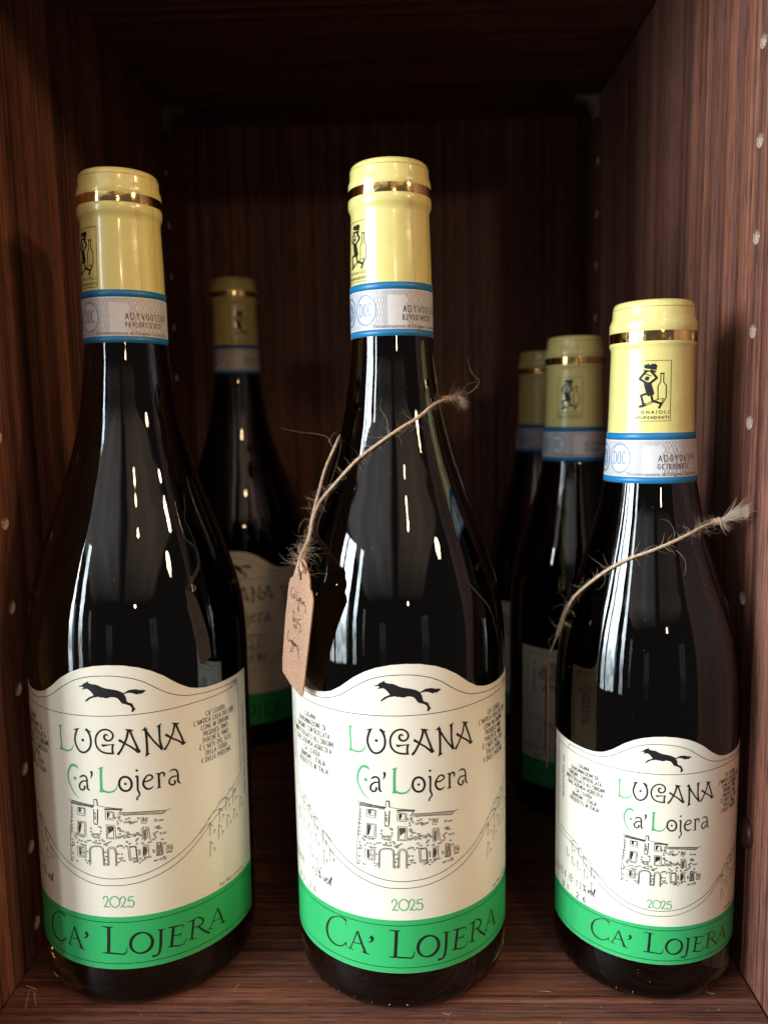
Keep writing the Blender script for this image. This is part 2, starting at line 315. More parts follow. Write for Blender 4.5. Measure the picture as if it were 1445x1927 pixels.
# label and tag artwork, flat, in millimetres (along the paper, height)
ART = {
 'title_green': [[(-19.4,105.52,0.63),(-19.57,103.4,0.5),(-19.46,100.71,0.5),(-19.45,98.34,0.56),(-19.49,97.11,0.81)],[(-20.36,105.14,0.19),(-19.33,105.4,0.44),(-18.6,105.85,0.16)],[(-20.23,96.91,0.25),(-19.36,97.6,0.44),(-18.47,97.07,0.5),(-16.88,96.87,0.53),(-15.3,97.41,0.44),(-14.32,98.55,0.28),(-14.05,99.69,0.09)],[(-12.8,90.83,0.13),(-13.56,91.76,0.69),(-14.92,91.97,0.78),(-16.15,91.02,0.63),(-17.09,88.84,0.56),(-17.21,86.77,0.5),(-16.66,84.8,0.44),(-15.49,82.58,0.38),(-14.31,81.2,0.28),(-12.9,80.24,0.06)],[(-4.22,91.51,0.75),(-4.39,88.87,0.75),(-4.45,85.82,0.75),(-4.43,83.38,0.94)],[(-5.18,91.5,0.19),(-4.21,91.71,0.56),(-3.47,92.08,0.16)],[(-5.17,83.09,0.25),(-4.19,83.72,0.63),(-3.07,83.18,0.59),(-1.79,83.02,0.53),(-0.33,83.38,0.47),(0.66,84.36,0.31),(1.23,85.85,0.06)]],
 'title_black': [[(-13.49,104.85,0.25),(-12.41,105.19,0.44),(-11.41,105.54,0.16)],[(-12.25,105.13,0.75),(-12.96,103.23,0.63),(-13.34,101.18,0.63),(-12.88,99.2,0.63),(-11.75,97.45,0.63),(-10.27,97,0.63),(-8.79,97.66,0.63),(-7.62,99.23,0.63),(-7.26,101.26,0.63),(-7.54,103.25,0.63),(-8.16,104.73,0.81),(-8.64,105.21,0.81)],[(-9.05,105.52,0.25),(-8.16,104.83,0.56),(-7.06,104.67,0.19)],[(-1.29,103.45,0.38),(-2.02,103.71,0.56),(-2.55,102.81,0.63),(-2.05,101.84,0.63),(-1,101.51,0.56),(0.06,102.07,0.56),(0.53,103.22,0.56),(0.16,104.41,0.56),(-0.94,105.28,0.56),(-2.38,105.48,0.56),(-3.98,104.82,0.56),(-5.13,103.31,0.56),(-5.58,101.47,0.56),(-5.2,99.3,0.56),(-3.95,97.8,0.56),(-2.2,97.12,0.56),(-0.28,96.93,0.56),(0.62,96.79,0.25)],[(-3.49,100.31,0.19),(-3.05,99.78,0.75),(-1.83,99.96,0.44),(0.74,100.14,0.25)],[(0.35,100.05,0.63),(0.07,98.56,0.56),(0.18,97.04,0.63)],[(4.76,105.27,0.25),(6.01,104.92,0.63),(7.26,104.75,0.25)],[(5.61,104.86,0.69),(4.98,102.25,0.63),(4.14,100.31,0.63),(2.97,98.06,0.63),(1.91,96.65,0.75)],[(6.17,104.81,0.69),(7.03,102.04,0.56),(7.93,99.58,0.63),(8.75,96.88,0.81)],[(8.07,96.73,0.19),(8.75,96.88,0.69),(9.33,97.37,0.19)],[(2.63,101.5,0.81),(4.3,100.3,0.56),(6.26,98.93,0.56),(8.24,97.18,0.69)],[(10.03,104.4,0.19),(10.9,104.72,0.56),(11.25,105.43,0.25)],[(11.35,104.55,0.81),(11.46,102.11,0.69),(11.5,99.41,0.69),(11.47,96.71,0.69),(11.38,95.64,0.75)],[(10.78,94.96,0.19),(11.49,95.62,0.69),(12.23,95.84,0.25)],[(11.07,104.52,0.69),(12.62,101.92,0.56),(14.21,99.44,0.56),(15.85,97.43,0.63),(16.41,96.73,0.81)],[(16.48,96.78,0.69),(15.87,99.63,0.63),(15.79,102.36,0.63),(15.81,105.06,0.75)],[(15,105.04,0.19),(15.81,105.23,0.63),(16.53,105.93,0.19)],[(20.21,105.29,0.25),(21.36,104.82,0.63),(22.72,104.69,0.25)],[(21.11,104.77,0.63),(20.38,101.71,0.56),(19.63,100.17,0.56),(18.54,98.04,0.56),(17.39,96.45,0.69)],[(21.56,104.67,0.69),(22.27,102.27,0.63),(23.33,99.6,0.63),(24.02,97.07,0.75)],[(23.09,96.84,0.19),(24.11,96.91,0.63),(24.89,97.45,0.19)],[(18.06,101.48,0.81),(19.96,99.93,0.56),(22.02,98.56,0.56),(23.75,97.08,0.63)],[(-12.4,87.61,0.16),(-11.62,88.33,0.56),(-10.45,88.6,0.56),(-9.64,87.81,0.56),(-9.58,85.95,0.56),(-9.49,83.91,0.63),(-8.84,83.55,0.38)],[(-9.66,86.79,0.38),(-11.16,86.57,0.5),(-12.35,85.53,0.56),(-12.61,84.14,0.56),(-11.73,83.31,0.56),(-10.72,83.82,0.56),(-10.6,84.68,0.69)],[(-7.73,90.2,0.75),(-7.65,89.12,0.56),(-8.24,87.67,0.09)],[(7.05,88.03,0.16),(7.79,88.27,0.63),(7.83,85.72,0.56),(7.8,83.34,0.56),(8.29,81.9,0.5),(8.21,81.23,0.44),(7.52,80.57,0.44),(7.34,79.74,0.44)],[(9.81,85.94,0.44),(11.56,86.09,0.5),(12.81,86.95,0.5),(12.29,88,0.5),(11.05,87.95,0.5),(9.92,86.43,0.63),(9.73,84.75,0.63),(10.65,83.34,0.63),(11.88,83.12,0.56),(12.95,83.84,0.19)],[(13.94,88.16,0.16),(14.82,88.05,0.56),(14.91,85.5,0.63),(14.88,83.27,0.63)],[(14.03,82.93,0.22),(14.88,82.96,0.38),(15.51,83.02,0.22)],[(14.89,87.21,0.44),(15.75,88.23,0.5),(16.7,87.84,0.63),(16.76,86.73,0.38)],[(18.56,88.02,0.19),(19.65,88.51,0.5),(21,87.98,0.5),(21.49,86.28,0.56),(21.47,83.86,0.63),(22.32,82.78,0.25)],[(21.4,85.79,0.38),(19.63,85.92,0.5),(18.54,85.16,0.5),(18.41,83.81,0.56),(19.4,82.9,0.5),(20.42,83.39,0.56),(20.22,84.2,0.63)],[(5.85,85.63,0.66),(5.77,84.95,0.66),(5.56,84.36,0.66),(5.23,83.86,0.66),(4.79,83.49,0.66),(4.26,83.31,0.66),(3.73,83.26,0.66),(3.21,83.4,0.66),(2.69,83.68,0.66),(2.28,84.12,0.66),(1.96,84.69,0.66),(1.77,85.31,0.66),(1.72,85.99,0.66),(1.79,86.67,0.66),(2,87.26,0.66),(2.33,87.78,0.66),(2.76,88.16,0.66),(3.28,88.35,0.66),(3.81,88.41,0.66),(4.33,88.26,0.66),(4.85,87.97,0.66),(5.28,87.52,0.66),(5.6,86.94,0.66),(5.79,86.31,0.66),(5.85,85.63,0.66)]],
 'dots_black': [(-10.25,101.44,0.53),(3.77,85.84,0.47),(7.75,90.32,0.44)],
 'dots_green': [(-14.27,87.25,0.63)],
 'wolf': [(-10.7,120.46),(-9.99,120.76),(-9.39,120.87),(-8.98,121.41),(-8.08,121.85),(-7.39,122.22),(-6.99,122.49),(-7.04,121.82),(-6.32,121.57),(-5.44,121.38),(-4.56,121.39),(-3.59,121.04),(-2.43,120.43),(-1.07,119.99),(0.68,119.67),(2.25,119.31),(3.23,118.98),(4.22,118.41),(4.81,118.12),(5.62,118.6),(6.64,119.11),(7.86,119.19),(8.89,119.18),(9.93,118.76),(10.98,118.72),(12.15,118.4),(11.5,117.94),(10.54,117.35),(9.7,117.46),(8.97,117.24),(8.25,117.59),(7.44,117.96),(6.42,118.12),(5.21,117.88),(4.81,117.75),(5.2,117.11),(5.49,116.37),(5.54,115.66),(5.87,114.91),(6.58,114.58),(7.39,114.3),(7.69,113.51),(7.98,112.76),(8.49,112.13),(8.08,111.97),(7.81,111.66),(7.66,111.2),(7.25,111.25),(6.91,111.65),(7.16,112.03),(7.2,112.64),(6.87,113.29),(6.36,113.65),(5.56,113.99),(4.86,114.29),(4.16,114.45),(3.67,114.99),(3.09,115.95),(2.41,116.54),(1.42,116.8),(0.44,116.9),(-0.25,116.66),(-1.13,116.49),(-2.1,116.78),(-3.08,116.79),(-3.66,117.06),(-4.45,116.9),(-5.23,116.79),(-6.22,116.47),(-7.21,115.84),(-7.82,115.41),(-7.98,115.2),(-8.51,115.22),(-8.41,115.59),(-7.8,116.23),(-7,116.86),(-6.01,117.25),(-5.31,117.6),(-5.79,118.2),(-6.37,118.9),(-7.14,119.53),(-7.53,119.72),(-8.33,119.62),(-8.92,119.53),(-9.32,119.37),(-9.76,119.56),(-9.12,119.73),(-8.81,120.21),(-9.5,120.38),(-10.3,120.28)],
 'stones': [(1.19,75.07,1.32),(1.04,74.06,1.06),(1.03,73.34,1.34),(0.46,72.35,0.8),(1.65,72.57,1.11),(0.53,71.48,0.98),(-0.21,73.69,1.23),(3.38,73.02,0.85),(4.44,73.35,1.27),(2.94,71.89,1.08),(3.92,72.09,1.29),(4.76,72,1.04),(4.75,71.34,1.01),(5.46,71.49,1.22),(6.45,71.8,1.34),(7.47,72.91,0.97),(0.7,70.01,1.33),(0.83,69.57,1.31),(1.23,68.81,0.86),(2.06,68.67,1.12),(1.08,67.66,1.17),(0.23,66.54,1.32),(0.92,66.5,1.15),(1.62,66.75,0.83),(2.32,67.13,1.05),(2.44,66.24,1.05),(3.31,68.21,1.05),(3.86,68.01,1.33),(3.57,67.31,0.96),(4.28,67.39,0.88),(3.29,66.61,1.06),(4.12,66.38,1.13),(5.4,67.11,1.31),(5.82,66.62,1.1),(6.25,67,0.91),(6.97,67.64,1.31),(7.25,67.01,1.05),(7.82,66.63,1.16),(6.8,65.46,1.04),(6.36,64.79,0.88),(3.26,64.71,1.17),(4.14,63.89,1.21),(6.63,63.67,0.86),(8.51,63.58,1.03),(2.96,63.12,0.97),(1.97,62.62,0.85),(10.57,63.65,0.88),(11.32,63.8,1.33),(-9.1,69.47,1.28),(-9.26,68.29,0.98),(-6.03,70.37,1.19),(-5.49,69.96,0.78),(-8.58,67.61,1.3),(-7.75,67.37,1.07),(-6.91,67.57,1.24),(-6.37,67.15,0.92),(-5.66,67.91,0.98),(-5.51,68.79,0.96),(-8.73,66.87,1.33),(-8.05,66.33,1.01),(-7.21,66.38,1.05),(-6.38,66.27,1.32),(-7.51,65.05,1.29),(-6.26,65.26,0.99),(-8.64,64.39,0.93),(-7.81,64.3,1.23),(-6.84,64.2,0.81),(-6,64.24,0.99),(-5.15,65.58,1.28),(-4.75,65.01,1.3),(-4.63,63.84,0.89),(-3.81,63.56,0.8),(-3.94,64.14,1.22),(-3.11,64.44,1.12),(-2.41,64.87,0.89),(-10.6,64.8,1.05),(-9.69,65.03,0.79),(-11.61,64.19,1.17),(-13.04,64.45,1.07),(-14.14,64.5,1.17),(-14.89,63.56,0.8),(-15.21,65.3,1.14),(-15.79,65.85,0.97),(-15.47,66.79,1.05),(-14.74,66.47,0.95),(-13.44,66.07,1.13),(-12.28,66.08,1.09),(-13.21,63.16,1.12),(-12.35,62.98,0.79),(-11.49,63.09,0.89),(-10.97,60.79,0.79),(-11.9,57.43,0.98),(-10.76,57.27,1.04),(-11.35,56.46,0.82),(-15.56,56.57,1.15),(-4.27,61.06,1.04),(-4.16,59.44,1.05),(-4.45,58.26,1.11),(-4.48,56.49,1.31),(0.14,60.39,1.1),(1.38,60.31,0.81),(0.53,58.75,0.84),(1.36,58.84,1.17),(1.07,57.98,0.94),(2.04,57.76,1.2),(0.09,57.3,1.06),(-0.1,63.04,0.98),(0.74,63.44,1.19),(1.43,63.39,0.86),(7.18,61.15,0.92),(7.31,60.39,0.93),(7.3,59.65,1),(7.43,58.16,1.29),(6.55,57.55,1.24),(5.41,57.12,1.24),(6.26,57.15,1.13),(7.26,56.56,0.75),(8.14,57.3,0.92),(9.02,57.74,1.05),(13.22,71.29,1.29),(14.62,70.97,0.97),(15.41,70.99,1.08),(13.2,68.7,1.26),(14.13,68.94,0.95),(13.81,68.27,1.2),(14.59,68.09,1.11),(12.41,66.52,1.07),(13.33,66.91,1.13),(12.55,65.75,1.04),(13,65.06,0.82),(12.23,64.49,1.29),(14.73,66.14,1.33),(16,66.11,1.25),(15.02,63.84,0.96),(15.9,62.13,1.13),(12.04,60.4,1.21),(12.03,59.66,0.79),(12.3,56.48,1.22),(12.91,56.58,0.8),(14.16,56.63,1.31),(15.43,57.2,0.89),(15.59,56.56,1.33),(-7.32,75.12,0.89),(-7.34,74.1,1.07),(-7.36,73.23,1.25),(-16.43,76.17,1.34),(-16.51,75.04,1.17),(-16.6,73.79,1.25),(-16.75,72.6,0.99),(-16.85,71.26,1.2),(-16.95,69.63,0.98),(-17.04,68.43,1.31),(-17.19,67.22,1.21),(-17.02,64.3,0.98),(-16.75,63.17,1.22),(-17.33,61.88,0.79),(-17.3,59.21,1.31),(-17.13,57.46,1.17),(-17.68,56.46,0.95),(-16.62,62.31,1.14)],
 'house': [[(-17.55,79.19,0.17),(-16.65,79.05,0.17),(-12.58,78.6,0.17),(-7.54,78,0.17)],[(-17.41,78.77,0.17),(-16.39,77.78,0.17),(-14.04,77.69,0.17),(-11.18,77.59,0.17),(-7.55,77.86,0.17)],[(-16.21,78.87,0.19),(-16.59,77.82,0.19)],[(-15.83,78.85,0.19),(-16.21,77.8,0.19)],[(-15.44,78.82,0.19),(-15.82,77.77,0.19)],[(-15.06,78.79,0.19),(-15.44,77.74,0.19)],[(-14.68,78.76,0.19),(-15.06,77.71,0.19)],[(-14.31,78.72,0.19),(-14.68,77.68,0.19)],[(-13.93,78.68,0.19),(-14.3,77.65,0.19)],[(-13.55,78.65,0.19),(-13.92,77.61,0.19)],[(-13.18,78.61,0.19),(-13.55,77.57,0.19)],[(-12.81,78.56,0.19),(-13.18,77.53,0.19)],[(-12.44,78.58,0.19),(-12.85,77.83,0.19)],[(-12.07,78.53,0.19),(-12.48,77.79,0.19)],[(-11.7,78.48,0.19),(-12.11,77.74,0.19)],[(-11.33,78.44,0.19),(-11.74,77.7,0.19)],[(-10.97,78.38,0.19),(-11.38,77.65,0.19)],[(-10.6,78.33,0.19),(-11.01,77.6,0.19)],[(-10.24,78.28,0.19),(-10.65,77.54,0.19)],[(-9.87,78.22,0.19),(-10.28,77.49,0.19)],[(-9.51,78.16,0.19),(-9.92,77.43,0.19)],[(-9.15,78.1,0.19),(-9.56,77.38,0.19)],[(-8.79,78.04,0.19),(-9.19,77.32,0.19)],[(-8.43,77.98,0.19),(-8.83,77.26,0.19)],[(-8.07,77.91,0.19),(-8.47,77.19,0.19)],[(-7.71,77.85,0.19),(-8.11,77.13,0.19)],[(-6.16,78.01,0.17),(-3.98,77.67,0.17),(-1.52,77.36,0.17),(2.32,76.85,0.17)],[(-3.85,76.89,0.24),(-1.53,76.84,0.24),(2.04,76.41,0.24)],[(2.32,76.85,0.17),(1.42,75.69,0.17)],[(-3.44,77.18,0.16),(-3.78,76.6,0.16)],[(-3.11,77.18,0.16),(-3.45,76.61,0.16)],[(-2.78,77.18,0.16),(-3.12,76.6,0.16)],[(-2.45,77.18,0.16),(-2.79,76.6,0.16)],[(-2.12,77.17,0.16),(-2.46,76.6,0.16)],[(-1.8,77.16,0.16),(-2.13,76.59,0.16)],[(-1.47,77.16,0.16),(-1.8,76.59,0.16)],[(-1.14,77.15,0.16),(-1.48,76.58,0.16)],[(-0.81,77.14,0.16),(-1.15,76.57,0.16)],[(-0.48,77.12,0.16),(-0.82,76.56,0.16)],[(-0.15,77.11,0.16),(-0.49,76.55,0.16)],[(0.18,77.1,0.16),(-0.16,76.53,0.16)],[(0.51,77.08,0.16),(0.17,76.52,0.16)],[(0.84,77.06,0.16),(0.5,76.5,0.16)],[(1.17,77.04,0.16),(0.83,76.48,0.16)],[(1.5,77.02,0.16),(1.16,76.46,0.16)],[(1.83,77,0.16),(1.49,76.44,0.16)],[(2.16,76.98,0.16),(1.82,76.42,0.16)],[(1.34,75.64,0.17),(3.97,75.37,0.17),(6.78,75.25,0.17),(10.55,75.04,0.17),(14.19,74.65,0.17),(16.73,74.22,0.17),(18.38,74.44,0.17)],[(2.29,74.7,0.17),(3.39,74.26,0.17),(3.96,74.5,0.17),(8.21,74.26,0.17),(11.13,73.91,0.17),(15.43,73.19,0.17),(16.89,74,0.17)],[(2.58,75.44,0.16),(1.96,74.64,0.16)],[(3.08,75.45,0.16),(2.46,74.63,0.16)],[(3.58,75.44,0.16),(2.95,74.62,0.16)],[(4.08,75.45,0.16),(3.45,74.61,0.16)],[(4.58,75.43,0.16),(3.96,74.59,0.16)],[(5.09,75.43,0.16),(4.46,74.57,0.16)],[(5.6,75.4,0.16),(4.96,74.51,0.16)],[(6.1,75.4,0.16),(5.47,74.48,0.16)],[(6.61,75.36,0.16),(5.98,74.45,0.16)],[(7.13,75.35,0.16),(6.49,74.42,0.16)],[(7.64,75.3,0.16),(7,74.38,0.16)],[(8.16,75.29,0.16),(7.52,74.33,0.16)],[(8.68,75.24,0.16),(8.03,74.29,0.16)],[(9.2,75.21,0.16),(8.55,74.24,0.16)],[(9.73,75.15,0.16),(9.07,74.18,0.16)],[(10.26,75.12,0.16),(9.6,74.09,0.16)],[(10.79,75.05,0.16),(10.13,74.03,0.16)],[(11.33,75.01,0.16),(10.66,73.97,0.16)],[(11.87,74.96,0.16),(11.19,73.9,0.16)],[(12.41,74.89,0.16),(11.73,73.82,0.16)],[(12.96,74.83,0.16),(12.27,73.74,0.16)],[(13.51,74.74,0.16),(12.82,73.66,0.16)],[(14.06,74.68,0.16),(13.37,73.57,0.16)],[(14.63,74.58,0.16),(13.93,73.48,0.16)],[(15.19,74.51,0.16),(14.49,73.38,0.16)],[(15.76,74.4,0.16),(15.05,73.28,0.16)],[(16.34,74.32,0.16),(15.62,73.14,0.16)],[(-7.54,78.15,0.17),(-7.45,80.18,0.17),(-6.39,80.43,0.17),(-6.22,78.21,0.17)],[(-6.35,80.08,0.34),(-6.22,78.15,0.34)],[(-7.36,80.18,0.32),(-6.62,80.19,0.32)],[(-16.69,77.73,0.17),(-16.97,72.26,0.17),(-17.53,68.34,0.17),(-17.86,64.73,0.17),(-18.05,59.95,0.17),(-18.09,56.07,0.17)],[(-14.06,76.75,0.17),(-10.86,76.75,0.17),(-11.12,73.81,0.17),(-14.36,74,0.17),(-14.06,76.75,0.17)],[(-13.54,76.53,0.17),(-11.26,76.5,0.17),(-11.47,74.5,0.17),(-13.59,74.69,0.17),(-13.54,76.53,0.17)],[(-13.35,76.32,0.32),(-13.09,75.05,0.32)],[(-12.91,76.44,0.32),(-12.65,75.48,0.32)],[(-14.32,71.67,0.17),(-10.94,71.64,0.17),(-11.19,66.35,0.17),(-14.65,66.48,0.17),(-14.18,71.54,0.17)],[(-13.84,71.24,0.17),(-11.46,71.24,0.17),(-11.75,66.82,0.17),(-14.14,67,0.17),(-13.84,71.24,0.17)],[(-13.73,71.02,0.32),(-13.75,67.5,0.32)],[(-13.26,71.08,0.26),(-13.39,68.13,0.26)],[(-12.86,71.07,0.21),(-13.07,69.35,0.21)],[(-3.51,76.23,0.17),(-0.5,75.79,0.17),(-0.63,72.84,0.17),(-3.64,73.18,0.17),(-3.51,76.23,0.17)],[(-2.91,75.73,0.17),(-0.86,75.46,0.17),(-1.09,73.44,0.17),(-3,73.62,0.17),(-2.91,75.73,0.17)],[(-2.7,75.5,0.37),(-2.73,73.91,0.37)],[(-2.26,75.44,0.26),(-2.28,74.48,0.26)],[(-3.49,71.15,0.17),(-0.52,70.95,0.17),(-0.33,65.98,0.17),(-3.63,66.04,0.17),(-3.49,71.15,0.17)],[(-3,70.57,0.17),(-1.03,70.53,0.17),(-1.09,66.3,0.17),(-3.21,66.48,0.17),(-3,70.57,0.17)],[(-2.78,70.42,0.19),(-2.72,67.94,0.19)],[(-2.46,70.41,0.19),(-2.44,68.17,0.19)],[(-2.13,70.41,0.19),(-2.16,68.4,0.19)],[(-1.8,70.4,0.19),(-1.88,68.63,0.19)],[(-1.47,70.39,0.19),(-1.6,68.85,0.19)],[(-1.36,70.48,0.26),(-1.16,69.07,0.26)],[(-14.99,62.15,0.17),(-11.5,62.5,0.17),(-11.65,58.35,0.17),(-15.07,58.44,0.17),(-14.99,62.15,0.17)],[(-14.26,61.83,0.17),(-11.94,62,0.17),(-12.1,58.74,0.17),(-14.33,59.01,0.17),(-14.26,61.83,0.17)],[(-13.97,61.72,0.32),(-13.94,59.15,0.32)],[(-13.48,61.65,0.21),(-13.52,59.57,0.21)],[(-12.81,61.59,0.17),(-12.78,59.09,0.17)],[(-14.15,60.22,0.17),(-12.12,60.21,0.17)],[(-7.71,76.61,0.17),(-7.94,71.59,0.17),(-7.73,71.02,0.17)],[(-6.24,76.61,0.34),(-6.56,71.66,0.34)],[(-7.81,71.37,0.34),(-6.68,71.14,0.34)],[(-7.71,76.26,0.26),(-7.76,75.09,0.26)],[(8.34,73.13,0.17),(8.45,70.92,0.17),(10.06,70.8,0.17)],[(8.92,73.19,0.17),(8.98,71.42,0.17),(9.77,71.44,0.17),(9.88,72.88,0.17)],[(10.47,72.92,0.17),(10.15,71.22,0.17)],[(9.2,72.85,0.24),(9.34,71.8,0.24)],[(8.43,69.32,0.17),(8.44,64.77,0.17)],[(8.96,69.38,0.17),(8.96,65.12,0.17)],[(8.73,69.56,0.17),(10.63,69.35,0.17),(11.15,64.48,0.17)],[(10.13,69.03,0.17),(10.44,65.09,0.17)],[(9.89,68.78,0.16),(9.12,68.09,0.16)],[(9.88,68.37,0.16),(9.11,67.68,0.16)],[(9.88,67.96,0.16),(9.11,67.27,0.16)],[(9.87,67.55,0.16),(9.1,66.86,0.16)],[(9.87,67.14,0.16),(9.1,66.45,0.16)],[(9.86,66.73,0.16),(9.09,66.04,0.16)],[(9.86,66.32,0.16),(9.09,65.63,0.16)],[(9.85,65.91,0.16),(9.08,65.22,0.16)],[(9.85,65.5,0.16),(9.08,64.81,0.16)],[(9.84,65.09,0.16),(9.07,64.4,0.16)],[(-10.37,55.68,0.21),(-10.18,61.75,0.21),(-9.52,62.7,0.21),(-7.83,63.27,0.21),(-5.88,63.22,0.21),(-4.93,62.37,0.21),(-4.88,56.04,0.21)],[(-9.93,56.17,0.17),(-9.76,61.65,0.17),(-9.1,62.5,0.17),(-7.55,62.9,0.17),(-6.03,62.86,0.17),(-5.3,61.92,0.17),(-5.29,56.03,0.17)],[(-3.66,56.06,0.21),(-3.48,62.09,0.21),(-2.86,62.91,0.21),(-1.75,63.1,0.21),(-0.8,62.48,0.21),(-0.45,61.44,0.21),(-0.48,56,0.21)],[(-3.24,56.21,0.17),(-3.06,61.94,0.17),(-2.03,62.61,0.17),(-1.08,62.05,0.17),(-0.87,61.17,0.17),(-0.9,56.02,0.17)],[(3.51,62.93,0.17),(3.73,58.49,0.17)],[(4.12,62.57,0.17),(6.05,62.48,0.17),(6.28,58.62,0.17),(4.24,58.5,0.17),(4.12,62.57,0.17)],[(6.16,62.61,0.34),(6.45,58.16,0.34)],[(3.67,58.2,0.17),(6.28,58.33,0.17),(6.44,57.86,0.17),(4.06,57.69,0.17),(3.67,58.2,0.17)],[(3.93,62.88,0.26),(6.05,62.87,0.26)],[(8.45,58.73,0.17),(8.58,62.54,0.17),(9.53,63.02,0.17),(10.94,62.4,0.17)],[(8.89,58.8,0.17),(9.07,62.16,0.17),(9.81,62.47,0.17),(10.34,61.93,0.17),(10.36,58.82,0.17)],[(8.74,58.38,0.17),(11.02,58.42,0.17),(11.1,57.99,0.17),(8.88,58.12,0.17),(8.74,58.38,0.17)],[(9.28,62.12,0.32),(9.33,59.16,0.32)],[(9.75,61.74,0.21),(9.73,59.98,0.21)],[(8.7,62.23,0.24),(8.6,59.29,0.24)],[(13.13,62.82,0.17),(12.93,58.42,0.17)],[(13.5,62.58,0.17),(13.4,58.6,0.17)],[(14.47,62.79,0.24),(14.77,58.41,0.24)],[(15.01,62.66,0.17),(15.16,58.46,0.17)],[(12.93,58.36,0.32),(14.84,58.19,0.32)],[(13.29,62.93,0.26),(14.54,62.78,0.26)],[(14.37,62.23,0.16),(13.62,61.76,0.16)],[(14.37,61.81,0.16),(13.61,61.34,0.16)],[(14.36,61.4,0.16),(13.61,60.93,0.16)],[(14.36,60.98,0.16),(13.6,60.51,0.16)],[(14.35,60.57,0.16),(13.6,60.1,0.16)],[(14.35,60.15,0.16),(13.6,59.68,0.16)],[(14.35,59.74,0.16),(13.59,59.27,0.16)],[(14.34,59.32,0.16),(13.59,58.86,0.16)],[(14.34,58.91,0.16),(13.58,58.44,0.16)],[(16.44,61.39,0.17),(16.32,58.98,0.17)],[(16.77,61.25,0.17),(18.43,61.01,0.17)],[(16.93,60.96,0.17),(16.98,59.01,0.17),(18.07,58.84,0.17),(18.19,60.6,0.17)],[(16.41,58.57,0.29),(18.24,58.44,0.29)],[(17.26,60.72,0.26),(17.64,59.72,0.26)],[(18.46,60.52,0.17),(18.38,59.35,0.17)]],
 'swoosh_in': [(-56.53,74.09),(-43.59,72.66),(-36.98,67.95),(-30.8,62.93),(-24.72,58.37),(-19.28,55.11),(-12.14,52.49),(-5.38,51.27),(1.31,51.28),(8.16,52.09),(15.53,54.39),(23.99,58.57),(30.15,63.5),(36.64,68.88),(44.23,72.22)],
 'swoosh_out': [(-56.07,71.28),(-43.76,70.35),(-37.14,64.94),(-32.86,61.45),(-27.34,56.82),(-21.64,53.44),(-15.71,50.83),(-8.79,48.92),(-1.41,48.63),(6.04,49.2),(13.97,51.2),(21.26,54.44),(27.94,59.25),(35.16,65.07),(44.22,68.43)],
 'hump': [(-41.72,113.4),(-34.14,113.24),(-28.85,113.92),(-23.58,115.73),(-18.22,119.15),(-12.75,122.29),(-7.59,123.84),(-2.57,124.29),(2.43,124.11),(7.54,123.04),(11.8,121.24),(16.3,118.19),(20.58,115.79),(25.36,114.17),(32.77,113.29),(46.35,111.55)],
 'under': [(-42.46,110.67),(-32.78,110.35),(-21.53,110.25),(-12.24,110.36),(-3.02,110.21),(6.16,110.19),(16.1,110.68),(29.35,111.21),(40.14,110.83),(49.32,109.59)],
 'year': [[(-5.99,43.42),(-5.89,44.12),(-5.32,44.55),(-4.66,44.36),(-4.35,43.67),(-4.6,42.81),(-5.67,40.61)],[(-5.95,40.55),(-5.29,40.88),(-4.73,40.59),(-3.98,40.66)],[(-0.25,42.5),(-0.31,42),(-0.5,41.51),(-0.79,41.12),(-1.17,40.78),(-1.55,40.59),(-2.02,40.55),(-2.48,40.61),(-2.85,40.81),(-3.22,41.17),(-3.5,41.57),(-3.67,42.07),(-3.71,42.57),(-3.66,43.08),(-3.46,43.58),(-3.17,43.98),(-2.8,44.33),(-2.42,44.53),(-1.95,44.57),(-1.48,44.51),(-1.11,44.3),(-0.75,43.93),(-0.47,43.52),(-0.29,43.01),(-0.25,42.5)],[(0.09,43.39),(0.19,44.09),(0.76,44.45),(1.42,44.21),(1.74,43.48),(1.49,42.65),(0.33,40.66)],[(0.14,40.57),(0.8,40.83),(1.36,40.49),(2.02,40.49)],[(4.4,44.21),(3.02,44.17),(2.72,42.69),(3.58,43),(4.33,42.51),(4.56,41.43),(4.02,40.54),(3.06,40.44),(2.41,41.01)]],
